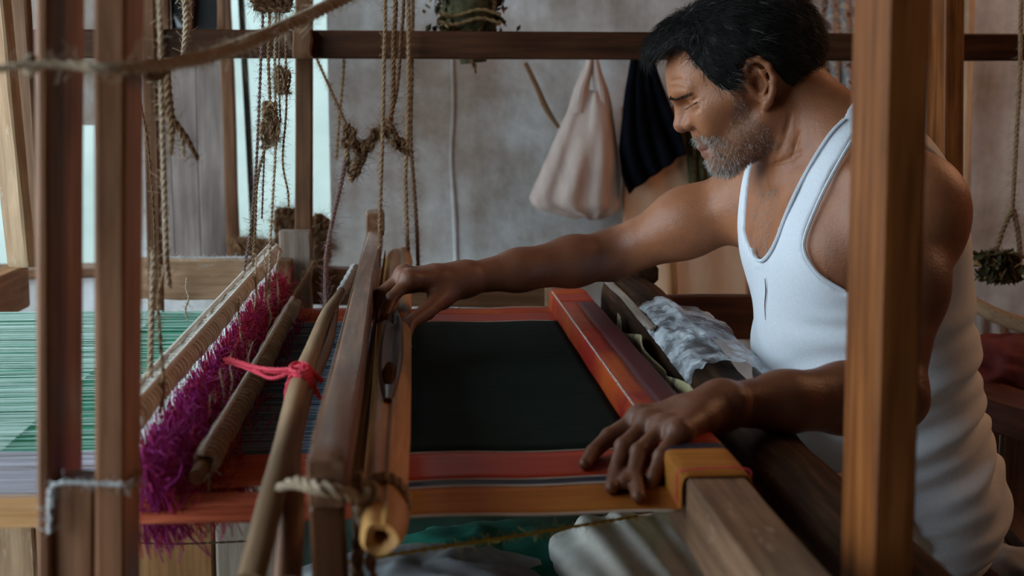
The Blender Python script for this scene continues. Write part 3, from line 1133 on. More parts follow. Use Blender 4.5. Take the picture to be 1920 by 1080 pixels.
def film_fn():
    def fn(s, t_):
        y = 1.60 + .34 * s
        a = 2.5 - 2.35 * t_
        r = .0555 + .004 * vnoise([(s * 9, t_ * 7, 1)])[0] + .003 * vnoise([(s * 23, t_ * 19, 4)])[0]
        wob = .02 * vnoise([(s * 4, t_ * 4, 8)])[0]
        ext = max(0, t_ - .55) * .09
        return (.388 + r * math.cos(a) + ext, y + wob + (.09 * t_ - .05) * (.6 - s), roller_z(y) + r * math.sin(a) + .02 * max(0, t_ - .6))
    return fn


tag(sheet('plastic_wrap', 'plastic_film', (0, 0, 0), (0, 0, 0), (0, 0, 0), 46, 40, film_fn(), thick=0), 'crinkled clear plastic film wrapped over the dark roller', 'plastic film')
tag(sheet('printed_scrap', 'cloth_pale_print', (.324, 1.42, .768), (0, .60, .0), (.004, 0, -.17), 30, 10,
          lambda s, t_: (.006 * math.sin(s * 21 + t_ * 3), 0, .008 * math.sin(s * 13))), 'pale yellow printed fabric hanging between red beam and roller', 'fabric')


def crumple(name, mat, c, rx, ry, rz, amp, freq, seed, label, cat, n=28):
    V, F = [], []
    for i in range(n + 1):
        th = math.pi * i / n
        for j in range(2 * n):
            ph = math.pi * j / n
            d = np.array([math.sin(th) * math.cos(ph), math.sin(th) * math.sin(ph), math.cos(th)])
            V.append(d)
    D = np.array(V)
    f = 1 + amp * (1 - 2 * np.abs(vnoise(D * freq + seed, seed))) + amp * .5 * (1 - 2 * np.abs(vnoise(D * freq * 2.3 + seed, seed + 1)))
    V = np.asarray(c) + D * f[:, None] * np.array([rx, ry, rz])
    for i in range(n):
        for j in range(2 * n):
            a, b = i * 2 * n + j, i * 2 * n + (j + 1) % (2 * n)
            F.append((a, a + 2 * n, b + 2 * n, b))
    o = MB().add(V, F).build(name, mat)
    o.data.set_sharp_from_angle(angle=math.pi)
    return tag(o, label, cat)


crumple('crumpled_rag', 'paper_rag', P(1540, 1035, 1.22) + A(.015, 0, 0), .05, .10, .06, .28, 4.5, 3, 'crumpled pale brown rag under the roller beside the front post', 'rag')

# ================================================================ ropes and cords
def rope(label, mat, r, pts, name='hanging_cord', ply=3, pitch=.022, group=None, seglen=.006, cat='cord'):
    P3 = [P(*p) if not isinstance(p, np.ndarray) else p for p in pts]
    rr = r if np.isscalar(r) else list(r)
    if not isinstance(pts[0], np.ndarray) and -100 < pts[0][1] <= -40 and pts[0][0] > 250:     # runs on up to the upper rail
        q = P3[0].copy()
        q[2] = 1.77
        P3 = [q] + P3
        rr = rr if np.isscalar(rr) else [rr[0]] + rr
    return tag(MB().tube(P3, rr, ply=ply, pitch=pitch, seglen=min(seglen, pitch / 7)).fuzz(P3, rr, 1100, .003 + 1.2 * float(np.mean(rr)))
               .build(name, mat), label, cat, group)


# thick rope strung from the front posts up to the right
rope('thick tan rope rising from the front posts to the upper right', 'rope_pale', [.0028, .0028, .0034, .004, .0055, .0065, .0065, .0065, .0065],
     [(-40, 137, .93), (40, 122, .93), (120, 122, .932), (215, 128, .93), (330, 118, 1.0), (470, 78, 1.15), (680, -20, 1.35), (860, -110, 1.55), A(.0, 2.0, 1.77)], 'thick_rope', pitch=.03, cat='rope')
kn = [P(58 + 9 * math.cos(a), 122 + 14 * math.sin(a), .938 - .004 * math.sin(2 * a)) for a in np.linspace(0, 6.3, 10)]
tag(MB().tube(kn, .004, ply=2, seglen=.004).build('rope_knot', 'rope_pale'), 'pale rope knot on the edge of the leftmost front post', 'rope knot')
kn = [P(290 + 14 * math.cos(a), 132 + 13 * math.sin(a), .985) for a in np.linspace(0, 11, 18)]
tag(MB().tube(kn, .0042, ply=2, seglen=.004).build('rope_knot', 'rope'), 'brown rope knot beside the second front post', 'rope knot')
# string tying the two front posts at the bottom
rope('white string tied around the forked front posts at the bottom', 'yarn_white', [.0014, .0019, .0022, .0016, .0020, .0017, .0016, .0013],
     [(92, 1000, .945), (93, 925, .945), (105, 908, .945), (150, 905, .945), (200, 908, .945), (232, 908, .945), (246, 905, .97), (258, 895, .99)], 'binding_string', ply=2, pitch=.012, cat='string')
rope('brown cord end tied to the second front post at the bottom', 'rope', .0032, [(236, 912, .946), (250, 900, .965), (262, 888, .985)], 'cord_end', ply=2)
# heddle suspension cords
rope('long straight tan cord hanging beside the second front post', 'rope_pale', .0028, [(297, -60, 1.25), (302, 150, 1.25), (308, 350, 1.25), (312, 480, 1.25), (318, 540, 1.25)])
rope('pale double cord tied to the near end of the cream heddle', 'rope_pale', .0030, [(288, 470, 1.24), (284, 600, 1.235), (281, 715, 1.23)])
rope('slack brown cord looping to the near end of the cream heddle', 'rope', .0018, [(309, 500, 1.26), (297, 560, 1.25), (301, 640, 1.24), (307, 720, 1.22), (300, 775, 1.2)], ply=2)
rope('thin dark cord crossing behind the second front post', 'rope_dark', .0017, [(252, 140, 1.9), (276, 260, 1.9), (288, 400, 1.9), (290, 480, 1.9)], ply=2)
frag = [(308, 180, 1.3), (318, 215, 1.3), (330, 232, 1.3)]
rope('frayed brown cord end drooping right of the long straight cord', 'rope_dark', [.003, .004, .0035, .003, .002], frag + [(352, 262, 1.3), (371, 300, 1.3)], 'frayed_cord')
rope('short frayed cord tuft beside the long straight cord', 'rope', [.004, .005, .004, .002], [(312, 120, 1.3), (316, 190, 1.3), (322, 235, 1.3), (320, 290, 1.3)], 'frayed_cord')
rope('pale frayed string end drooping near the long straight cord', 'rope_pale', [.002, .003, .0015], [(325, 228, 1.3), (340, 258, 1.3), (344, 295, 1.3)], 'frayed_cord')
rope('frayed cream cord hanging at the top left in front of the transom', 'rope_pale', [.004, .005, .003], [(343, -30, 1.6), (350, 40, 1.6), (343, 105, 1.6)], 'frayed_cord')

Yh = 1.98
cords = [
    ('purple and tan cord down to the cream heddle, leftmost of the tangled bundle', 'rope_purple', .0024, [(492, -40), (489, 110), (484, 240), (479, 330), (470, 430), (462, 480), (455, 525)]),
    ('tan cord of the tangled bundle running through the knot cluster', 'rope', .0026, [(505, -40), (503, 100), (506, 200), (498, 270), (482, 340), (478, 430), (474, 500)]),
    ('straight thin tan cord right of the knot cluster', 'rope_pale', .0022, [(517, -40), (515, 120), (517, 260), (511, 380), (506, 470), (505, 560)]),
    ('dark thin cord in front of the bright window, right of the bundle', 'rope', .0018, [(535, 60), (537, 200), (530, 300), (540, 360), (541, 390)]),
    ('short purple cord hanging left of centre before the window', 'rope_purple', .0016, [(497, 240), (494, 330), (491, 410)]),
    ('short thin cord in the gap beside the window bar', 'rope', .0015, [(524, 0), (524, 80), (523, 150), (526, 230)]),
]
for lab, mat, r, pts in cords:
    rope(lab, mat, r, [(x, y, Yh) for x, y in pts], ply=2, pitch=.014)


def tangle(name, label, mat, c, Y, spread, n, r, cat='cord knot'):
    t = thing(name, label, cat, P(c[0], c[1], Y))
    for k in range(n):
        x, y = c
        pts = []
        a = random.uniform(0, 6)
        for q in range(6):
            pts.append(P(x + random.uniform(-1, 1) * spread[0], y + random.uniform(-1, 1) * spread[1], Y + random.uniform(-.012, .012)))
        MB().tube(pts, r * random.uniform(.7, 1.2), ply=2, pitch=.012 + r * 3, seglen=.003 + r * .4).fuzz(pts, r, 900, .006 + r).build('loop', mat, t)
    return t


tangle('cord_tangle', 'clustered brown knots on the tangled cords before the window', 'rope', (506, 235), Yh, (15, 45), 9, .0030)
tangle('cord_tangle', 'brown knotted cord mass at the top above the tangled cords', 'rope_dark', (508, 4), Yh, (36, 16), 14, .0045)
tangle('cord_tangle', 'small frayed knots right of the tangled cords before the window', 'rope', (530, 150), Yh, (14, 28), 5, .0018)
tangle('cord_tangle', 'heap of brown rope ends on the window sill behind the far post', 'rope_dark', (540, 425), 2.68, (22, 34), 16, .007)
tangle('cord_tangle', 'pile of brown rope ends right of the far post foot', 'rope', (600, 460), 2.68, (16, 55), 14, .007)
tangle('cord_tangle', 'low heap of brown cords on the window sill left of the far post', 'rope_dark', (475, 462), 3.2, (36, 12), 12, .010)

# cords over the sley
rope('straight tan cord holding the beater beam from above', 'rope', .0036, [(722, -40, 2.25), (720, 120, 2.25), (717, 260, 2.25), (713, 380, 2.25), (711, 500, 2.2)], pitch=.03)
rope('twisted brown double cord just right of the straight beater cord', 'rope_dark', .0046, [(742, -40, 2.3), (738, 80, 2.3), (737, 180, 2.3), (732, 230, 2.3)], pitch=.03)
rope('slanting brown cord joining the knotted rope from above', 'rope_dark', .0034, [(757, -40, 2.32), (752, 70, 2.32), (744, 170, 2.32), (727, 235, 2.31)], pitch=.03)
rope('thick tan cord hanging to the far end of the beater', 'rope', .0044, [(765, -40, 2.5), (766, 120, 2.5), (764, 250, 2.5), (760, 330, 2.5), (764, 450, 2.5), (766, 480, 2.5)], pitch=.035)
rope('brown cord behind the thick tan cord of the beater', 'rope_dark', .0042, [(774, -40, 2.56), (772, 140, 2.56), (770, 260, 2.56), (777, 360, 2.56), (782, 440, 2.56), (784, 500, 2.56)], pitch=.035)
rope('thin cord slanting from the top rail to the knotted rope', 'rope_dark', .0028, [(594, 110, 2.45), (612, 150, 2.4), (632, 195, 2.35), (650, 235, 2.3)], ply=2)
rope('faint brown cord hanging behind the top rail right of the far post', 'rope', .0034, [(645, 58, 2.572), (644, 130, 2.572), (637, 210, 2.572), (630, 300, 2.572)], ply=2)
kr = thing('knotted_rope', 'thick brown knotted rope sagging in a V above the beater', 'rope', P(690, 270, 2.3))
for k, pts in enumerate(([(650, 236), (662, 262), (676, 276), (690, 270), (704, 252), (722, 240), (738, 236)],
                         [(676, 276), (672, 296), (662, 318), (658, 338)], [(690, 272), (682, 300), (668, 322)],
                         [(652, 262), (650, 290), (655, 312)], [(735, 240), (746, 262), (758, 285)], [(722, 246), (735, 268), (752, 280), (774, 290)],
                         [(700, 258), (712, 250), (726, 230), (734, 225)])):
    j = lambda: random.uniform(-.01, .01)
    rr = .0075 if k < 2 or k == 6 else .0048
    MB().tube([P(x, y, 2.3 + j()) for x, y in pts], [rr * random.uniform(.75, 1.2) for _ in pts], ply=3, pitch=.026, seglen=.004).fuzz([P(x, y, 2.3) for x, y in pts], .007, 2200, .012).build('strand', 'rope_dark' if k % 2 == 0 else 'rope', kr)
for (x, y) in ((655, 248), (674, 280), (690, 272), (707, 250), (724, 242), (664, 320), (652, 268), (748, 268)):
    pts = [P(x + 9 * math.cos(a), y + 8 * math.sin(a), 2.296 + .008 * math.sin(1.7 * a)) for a in np.linspace(0, 9, 14)]
    MB().tube(pts, .0042, ply=2, pitch=.018, seglen=.003).fuzz(pts, .0042, 1500, .008).build('knot', 'rope_dark', kr)
rope('purple-brown cord from the knotted rope down to the grey sticks', 'rope_purple', [.0048, .0044, .0036, .0036, .004, .0045],
     [(648, 300, 2.3), (638, 350, 2.26), (622, 420, 2.2), (612, 480, 2.15), (611, 540, 2.0), (613, 590, 1.8)], pitch=.03)
rope('frayed thin cord stretched from far post to the thin heddle', 'rope', .003, [(590, 490, 2.45), (570, 525, 2.3), (545, 565, 2.12)], ply=2)
rope('thin white string along the top of the pale far rail', 'yarn_white', .002, [(255, 480, 2.58), (350, 483, 2.58), (470, 482, 2.58)], 'white_string', ply=2, cat='string')
rope('yellow string sloping under the near edge of the cloth', 'yarn_yellow', .0017, [(640, 1056, 1.12), (760, 1036, 1.14), (980, 1003, 1.2), (1195, 968, 1.27)], 'yellow_string', ply=2, cat='string')

# ================================================================ things on the back wall
YB = 3.3


def leaf_bundle(name, label, c, Y, w, h, n, mat, mat2, cat='leaf bundle'):
    t = thing(name, label, cat, P(c[0], c[1], Y))
    for mt, nn in ((mat, n), (mat2, n // 3)):
        V, F = [], []
        for k in range(nn):
            p = P(c[0] + random.gauss(0, .45) * w, c[1] + random.uniform(-1, 1) * h, Y + random.uniform(-.04, .04))
            d = nrm(rng.normal(0, 1, 3) + A(0, 0, -.4))
            s = nrm(np.cross(d, rng.normal(0, 1, 3)))
            L, W = random.uniform(.015, .035), random.uniform(.004, .009)
            nn_ = np.cross(d, s) * W * .5
            b = len(V)
            V += [p - d * L * .5, p + s * W, p + d * L * .5, p - s * W, p + nn_]
            F += [(b, b + 1, b + 4), (b + 1, b + 2, b + 4), (b + 2, b + 3, b + 4), (b + 3, b, b + 4)]
        MB().add(V, F).build('leaves', mt, t)['kind'] = 'stuff'
    return t


lb = leaf_bundle('herb_bundle', 'dark green dried bundle hanging above and behind the top rail', (880, 12), 2.72, 58, 48, 900, 'leaf_dark', 'leaf_dry')
m_ = MB()
m_.tube([P(880, -40, 2.72), P(880, 20, 2.72), P(884, 80, 2.72), P(888, 118, 2.72)], [.05, .058, .036, .028], sides=14, seglen=.02)
m_.build('core', 'leaf_dark', lb)
for y in (24, 40):
    m_ = MB()
    m_.tube([P(822 + 118 * s, y + 6 * math.sin(s * 7), 2.66) for s in np.linspace(0, 1, 8)], .004, ply=2, seglen=.006)
    m_.build('tie', 'leaf_dry', lb)
m_ = MB()
m_.tube([P(880, 112, 2.68), P(889, 122, 2.67), P(892, 138, 2.67)], [.004, .005, .002], ply=2, seglen=.005)
m_.build('tie_end', 'rope_dark', lb)


def pouch(name, mat, rows, Y, depth, folds, parent, amp=.10):
    """hanging closed sack: rows (y, xl, xr) in the photo, elliptical with pleats"""
    R = []
    NS = 64
    rows = np.array(rows, float)
    ys = np.linspace(rows[0, 0], rows[-1, 0], 26)
    for i, y in enumerate(ys):
        xl, xr = np.interp(y, rows[:, 0], rows[:, 1]), np.interp(y, rows[:, 0], rows[:, 2])
        a, b = P(xl, y, Y), P(xr, y, Y)
        c, hw = (a + b) / 2, (b[0] - a[0]) / 2
        f = i / 25
        d = depth * (.25 + .75 * math.sin(math.pi * min(1, f * .62 + .05))) * (1 if f < .93 else .6)
        ring = []
        for k in range(NS):
            th = 2 * math.pi * k / NS
            rr = 1 + amp * (1 - .3 * f) * vnoise([(folds * th / 6.28 * 2, f * 1.3, 3)])[0]
            ring.append(c + A(hw * math.cos(th), d * math.sin(th) * rr, .004 * math.sin(5 * th)))
        R.append(ring)
    o = MB().rings(R).build(name, mat, parent)
    o.data.set_sharp_from_angle(angle=math.pi)
    return o


bag = thing('cloth_bag', 'limp pinkish cloth bag hanging from a nail on the wall', 'bag', P(1110, 110, YB))
pouch('sack', 'bag_pink', [(172, 1096, 1124), (205, 1066, 1147), (230, 1054, 1152), (290, 1028, 1160), (340, 1006, 1163), (375, 990, 1163), (392, 1012, 1160), (402, 1060, 1150), (408, 1080, 1130)], YB, .05, 9, bag, .35)
for side, pts in enumerate(([(1108, 104), (1102, 130), (1091, 165), (1083, 212)], [(1114, 104), (1119, 135), (1127, 170), (1130, 212)])):
    m_ = MB()
    R = []
    pp, rr = spline(np.array([P(x, y, YB - .01) for x, y in pts]), np.array([.008, .013, .019, .028]))
    for p_, w_ in zip(pp, rr):
        R.append([p_ + A(w_ * math.cos(a), .012 * math.sin(a) * (1 + .4 * math.sin(3 * a)), 0) for a in np.linspace(0, 2 * math.pi, 14, endpoint=False)])
    m_.rings(R)
    m_.build('handle', 'bag_pink', bag)
tag(MB().tube([P(1114, 92, YB + .09), P(1114, 96, YB - .04), P(1114, 90, YB - .05)], .004, sides=8).build('wall_nail', 'wood_frame_brown'), 'brown wall peg carrying the pinkish cloth bag', 'peg')
tag(MB().tube([P(1199, 92, YB + .09), P(1199, 98, YB - .04), P(1199, 90, YB - .05)], .008, sides=8).build('wall_nail', 'iron_bar'), 'dark wall peg carrying the black cloth', 'peg')


def drape(name, mat, left, right, Y, folds, amp, parent=None, nu=40, nv=30, seed=0, thick=.004):
    left, right = np.array(left, float), np.array(right, float)

    def fn(s, t_):
        yl = left[0, 1] + (left[-1, 1] - left[0, 1]) * t_
        yr = right[0, 1] + (right[-1, 1] - right[0, 1]) * t_
        xl, xr = np.interp(yl, left[:, 1], left[:, 0]), np.interp(yr, right[:, 1], right[:, 0])
        p = P(xl + (xr - xl) * s, yl + (yr - yl) * s, Y)
        p[1] += amp * (.3 + .7 * t_) * (math.sin(folds * 6.28 * s + 2 * math.sin(3 * t_ + seed)) * .6 + .6 * vnoise([(s * 6 + seed, t_ * 2, seed)])[0])
        return p
    return sheet(name, mat, (0, 0, 0), (0, 0, 0), (0, 0, 0), nu, nv, fn, parent, thick)


tag(drape('black_cloth', 'cloth_black_navy', [(1186, 96), (1172, 180), (1160, 280), (1164, 330), (1178, 364)], [(1222, 96), (1250, 180), (1280, 270), (1284, 288)], YB - .03, 4, .018, seed=1),
    'black cloth hanging on a peg right of the pinkish bag', 'cloth')
tag(drape('brown_cloth', 'cloth_brown_tan', [(1165, 200), (1168, 300), (1166, 380), (1170, 560)], [(1300, 200), (1310, 300), (1400, 400), (1402, 640)], YB + .02, 3, .008, seed=2),
    'tan brown cloth hanging behind the black cloth and the reaching arm', 'cloth')
tag(drape('floral_cloth', 'cloth_floral', [(1535, -60), (1540, 200), (1545, 430)], [(1640, -60), (1640, 200), (1640, 430)], YB - .02, 4, .02, seed=3),
    'patchy floral clothes hanging on the wall behind the head', 'cloth')
tag(drape('olive_cloth', 'leaf_dark', [(1282, 180), (1288, 290), (1296, 350)], [(1345, 180), (1345, 300), (1340, 360)], YB + .0, 3, .012, seed=5),
    'dark olive cloth strip hanging behind the face', 'cloth')
tag(MB().beam(P(1256, 420, YB - .04), P(1262, 560, YB - .04), .022, .02, up=(0, 1, 0)).build('wall_batten', 'wood_tan'), 'tan upright batten on the brown cloth below the arm', 'batten')
tag(MB().beam(P(1818, -60, YB), P(1806, 480, YB), .022, .03, up=(0, 1, 0)).build('wall_batten', 'wood_pale'), 'cream upright batten on the wall right of the far post', 'batten')
tag(MB().tube([P(985, 118, YB + .06), P(1005, 160, YB + .05), P(1025, 205, YB + .04), P(1048, 240, YB + .03)], [.006, .007, .008, .005], seglen=.01).build('wall_stick', 'rope_dark'),
    'thin brown stick slanting on the wall left of the bag', 'stick')

# ================================================================ right edge
rope('brown cord hanging at the right edge above the leaf bundle', 'rope', .0042, [(1917, -40, 2.3), (1913, 120, 2.3), (1905, 270, 2.3), (1898, 395, 2.3)], pitch=.03)
rope('left branch of the cord carrying the leaf bundle', 'rope', .0055, [(1898, 393, 2.3), (1882, 425, 2.3), (1870, 460, 2.3), (1858, 490, 2.3)], pitch=.03)
rope('right branch of the cord carrying the leaf bundle', 'rope', .0050, [(1900, 393, 2.3), (1908, 430, 2.3), (1912, 470, 2.3), (1910, 500, 2.3)], pitch=.03)
leaf_bundle('leaf_bundle', 'dark leafy bundle hanging from cords at the right edge', (1872, 500), 2.3, 40, 26, 420, 'leaf_dark', 'leaf_dry')
tag(MB().tube([P(1810, 560, 2.25), P(1860, 588, 2.2), P(1930, 615, 2.15)], [.012, .014, .014], seglen=.01, sides=12).build('rolled_mat', 'rope'), 'rolled pale mat edge lying at the right behind the weaver', 'mat')
tag(drape('woven_mat', 'bag_pink', [(1790, 560), (1792, 700)], [(1990, 610), (1990, 740)], 2.28, 6, .015, seed=7), 'pale woven cloth hanging behind the weaver at the right', 'cloth')
crumple('maroon_bundle', 'cloth_maroon_bundle', P(1905, 695, 2.08), .115, .10, .055, .16, 3, 11, 'dark maroon cloth bundle on the bench behind the weaver', 'cloth')
bn = thing('rear_bench', 'dark wooden bench behind the weaver at the right edge', 'bench', (1.1, 2.0, 0))
part('seat_plank', 'wood_red_brown', (P(1820, 745, 1.98), P(2060, 830, 1.75), .10, .05), parent=bn)
for q in range(3):
    a = P(1848 + 62 * q, 900, 2.05)
    part('panel_board', 'wood_frame_brown', ((a[0], 2.07, .62), (a[0], 2.07, 0), .05, .02, UY), parent=bn)
part('brace', 'wood_rail_dark', (P(1862, 955, 1.95), P(1990, 1085, 1.75), .05, .035), parent=bn)
crumple('grey_sheet', 'cloth_grey_sheet', P(1893, 1080, 1.85), .09, .10, .055, .14, 2.6, 5, 'grey cloth lying at the lower right corner', 'cloth')

# ================================================================ cloths below the loom
crumple('dark_green_cloth', 'cloth_dark_green', (.14, 2.30, .24), .46, .22, .22, .10, 2.4, 4, 'dark green cloth bundle lying under the woven cloth', 'cloth')
crumple('teal_cloth', 'cloth_teal', P(940, 1065, 1.56), .16, .12, .035, .16, 3.2, 9, 'teal cloth lying below the yellow string', 'cloth')
crumple('pale_sheet', 'cloth_grey_sheet', P(790, 1108, 1.46), .15, .09, .04, .14, 3.0, 12, 'pale grey sheet lying at the bottom below the teal cloth', 'cloth')
pit = thing('pit_ledge', 'brown plank ledge under the cloth heaps', 'ledge', (.1, 1.65, .2))
part('plank', 'wood_rail_dark', (A(-.45, 1.75, .20), A(.50, 1.75, .20), 1.0, .03), parent=pit)
part('support', 'wood_rail_dark', (A(-.42, 1.75, .19), A(-.42, 1.75, 0), .05, .7, UY), (A(.45, 1.75, .19), A(.45, 1.75, 0), .05, .7, UY), parent=pit)

# ================================================================ the weaver: signed-distance modelling
def smin(a, b, k):
    h = np.maximum(k - np.abs(a - b), 0) / k
    return np.minimum(a, b) - h * h * k * .25


def vlen(v):
    return np.sqrt(np.einsum('ij,ij->i', v, v))


class Prim:
    __slots__ = ('kind', 'a', 'b', 'ra', 'rb', 'R', 'k', 'op', 'bc', 'br', 'head')


class Body:
    def __init__(self):
        self.prims = []
        self.pad = .012
        self.later = None

    def cap(self, a, b, ra, rb, k=.02, op='u', head=False):
        p = Prim()
        p.kind, p.a, p.b, p.ra, p.rb, p.k, p.op, p.head = 'c', np.asarray(a, np.float32), np.asarray(b, np.float32), np.float32(ra), np.float32(rb), np.float32(k), op, head
        self._bound(p, (p.a + p.b) / 2, np.linalg.norm(p.a - p.b) / 2 + max(ra, rb))
        return self

    def ell(self, c, rad, R=None, k=.02, op='u', head=False):
        p = Prim()
        p.kind, p.a, p.ra, p.R, p.k, p.op, p.head = 'e', np.asarray(c, np.float32), np.asarray(rad, np.float32), (np.eye(3, dtype=np.float32) if R is None else np.asarray(R, np.float32)), np.float32(k), op, head
        self._bound(p, p.a, max(rad))
        return self

    def chain(self, pts, rs, k=.012, head=False, op='u', kfirst=None):
        for i in range(len(pts) - 1):
            self.cap(pts[i], pts[i + 1], rs[i], rs[i + 1], (kfirst if (kfirst and i == 0) else k), op, head)
        return self

    def _bound(self, p, c, r):
        if p.head:
            p.bc = HO + HR.T @ (c * A(1, 0, 1))
            p.br = r + abs(c[1])
        else:
            p.bc, p.br = c, r
        self.prims.append(p)

    def __call__(self, X, center=None, rad=None):
        X = np.asarray(X, np.float32)
        d = np.full(len(X), .25, np.float32)
        XH = None
        if self.later is None or len(self.later) != len(self.prims):
            ks = np.array([p.k for p in self.prims] + [0.0])
            self.later = np.maximum.accumulate(ks[::-1])[::-1][1:] + .004
            self.reach = np.array([p.br + p.k for p in self.prims]) + self.later + self.pad - .012
            self.centres = np.array([p.bc for p in self.prims])
        if center is not None:
            near = np.linalg.norm(self.centres - center, axis=1) <= self.reach + rad
        for i, p in enumerate(self.prims):
            if center is not None and not near[i]:
                continue
            if p.head:
                if XH is None:
                    XH = (X - HO.astype(np.float32)) @ HR.T.astype(np.float32)
                    XH[:, 0] /= np.where(XH[:, 0] > 0, HSF, 1.0)
                    XH[:, 1] = np.abs(XH[:, 1])
                Q = XH
            else:
                Q = X
            if p.kind == 'c':
                ab = p.b - p.a
                t = np.clip(((Q - p.a) @ ab) / (ab @ ab + 1e-12), 0, 1)
                e = vlen(Q - p.a - t[:, None] * ab) - (p.ra + (p.rb - p.ra) * t)
            else:
                q = (Q - p.a) @ p.R.T
                k0 = vlen(q / p.ra)
                k1 = vlen(q / p.ra ** 2)
                e = k0 * (k0 - 1) / (k1 + 1e-9)
                e = np.where(k0 < .2, -min(p.ra) * (1 - k0), e)
            if p.op == 'u':
                d = smin(d, e, p.k)
            else:
                d = -smin(-d, e, p.k)
        return d


def surface_nets(fn, lo, hi, h, B=16, local=True, margin=.008):
    """mesh of fn=0, evaluated only in blocks that the surface passes"""
    lo, hi = np.asarray(lo, float), np.asarray(hi, float)
    nb = np.ceil((hi - lo) / (h * B)).astype(int)
    N = nb * B + 4
    IX, PV, QD = [], [], []
    br = h * B * .5 * math.sqrt(3)
    ii = np.stack(np.meshgrid(*[np.arange(n) for n in nb], indexing='ij'), -1).reshape(-1, 3)
    cen = lo + (ii + .5) * h * B
    dc = fn(cen)
    loc = np.stack(np.meshgrid(*[np.arange(-1, B + 1)] * 3, indexing='ij'), -1).reshape(-1, 3)
    n1 = B + 2
    corners = [(x, y, z) for x in (0, 1) for y in (0, 1) for z in (0, 1)]
    for b, c, d0 in zip(ii, cen, dc):
        if abs(d0) > br * 1.25 + margin:
            continue
        G = loc + b * B
        X = (lo + G * h).astype(np.float32)
        S = (fn(X, c, br + h * 2) if local else fn(X)).reshape(n1, n1, n1)
        if S.min() > 0 or S.max() < 0:
            continue
        ins = S < 0
        # cells with min corner in [0,B) (array index 1..B) need points up to B+1 -> cells -1..B-1 available
        acc = np.zeros((B + 1, B + 1, B + 1, 3))
        cnt = np.zeros((B + 1, B + 1, B + 1))
        g0 = b * B - 1
        for ax in range(3):
            sl0 = [slice(None)] * 3
            sl1 = [slice(None)] * 3
            sl0[ax] = slice(0, -1)
            sl1[ax] = slice(1, None)
            a0, a1 = S[tuple(sl0)], S[tuple(sl1)]
            ch = (a0 < 0) != (a1 < 0)
            t = np.where(ch, a0 / (a0 - a1 + 1e-20), 0)
            # edge positions
            e = np.argwhere(ch)
            if len(e) == 0:
                continue
            pos = e.astype(float)
            pos[:, ax] += t[ch]
            o1, o2 = [k for k in range(3) if k != ax]
            for d1 in (0, -1):
                for d2 in (0, -1):
                    q = e.copy()
                    q[:, o1] += d1
                    q[:, o2] += d2
                    ok = np.all((q >= 0) & (q < B + 1), axis=1)
                    qq = q[ok]
                    np.add.at(acc, (qq[:, 0], qq[:, 1], qq[:, 2]), pos[ok])
                    np.add.at(cnt, (qq[:, 0], qq[:, 1], qq[:, 2]), 1)
            # quads for edges whose base point lies in [0,B) of this block (array 1..B)
            own = np.all((e >= 1) & (e <= B), axis=1)
            e = e[own]
            s0 = ins[e[:, 0], e[:, 1], e[:, 2]]
            g = e + g0
            def cid(q):
                q = q + 2
                return (q[:, 0] * (N[1] + 4) + q[:, 1]) * (N[2] + 4) + q[:, 2]
            v = []
            for d1, d2 in ((0, 0), (-1, 0), (-1, -1), (0, -1)):
                q = g.copy()
                q[:, o1] += d1
                q[:, o2] += d2
                v.append(cid(q))
            v = np.stack(v, 1)
            flip = s0 if ax != 1 else ~s0
            v = np.where(flip[:, None], v[:, ::-1], v)
            QD.append(v)
        own = cnt > 0
        cells = np.argwhere(own)
        p = acc[own] / cnt[own][:, None]
        g = cells + g0 + 2
        IX.append((g[:, 0] * (N[1] + 4) + g[:, 1]) * (N[2] + 4) + g[:, 2])
        PV.append(lo + (p + g0) * h)
        CN = None
        # keep completeness weight: cells fully covered have all their edges seen here
        inner = np.all((cells >= 0) & (cells <= B), axis=1)
    IX, PV, QD = np.concatenate(IX), np.concatenate(PV), np.concatenate(QD)
    # border cells are met by two blocks; average them
    u, inv = np.unique(IX, return_inverse=True)
    W = np.bincount(inv, minlength=len(u))
    V = np.stack([np.bincount(inv, PV[:, k], minlength=len(u)) / W for k in range(3)], 1)
    f = np.searchsorted(u, QD)
    f = np.clip(f, 0, len(u) - 1)
    ok = np.all(u[f] == QD, axis=1)
    return V, f[ok][:, ::-1]


def poly_sdf(pts, poly):
    """2-D signed distance to a closed polygon (negative inside)"""
    pts = np.asarray(pts, float)
    poly = np.asarray(poly, float)
    d = np.full(len(pts), 1e9)
    inside = np.zeros(len(pts), bool)
    n = len(poly)
    for i in range(n):
        a, b = poly[i], poly[(i + 1) % n]
        e = b - a
        w = pts - a
        t = np.clip((w @ e) / (e @ e + 1e-15), 0, 1)
        d = np.minimum(d, np.sum((w - t[:, None] * e) ** 2, 1))
        c = ((a[1] > pts[:, 1]) != (b[1] > pts[:, 1]))
        with np.errstate(divide='ignore', invalid='ignore'):
            xx = a[0] + (pts[:, 1] - a[1]) / (b[1] - a[1] + 1e-15) * (b[0] - a[0])
        inside ^= c & (pts[:, 0] < xx)
    d = np.sqrt(d)
    return np.where(inside, -d, d)


# ---- head frame (f forward, l left, u up), origin midway between the ear canals
_az, _pt = math.radians(9), math.radians(30)
hf = A(-math.cos(_az) * math.cos(_pt), math.sin(_az) * math.cos(_pt), -math.sin(_pt))
hu = A(-math.cos(_az) * math.sin(_pt), math.sin(_az) * math.sin(_pt), math.cos(_pt))
hl = np.cross(hu, hf)
HR = np.stack([hf, hl, hu])
HO = P(1417, 165, 1.69) - hl * .070
HSF = .965                                                   # profile depth


def H(f, l, u):
    return HO + f * hf + l * hl + u * hu


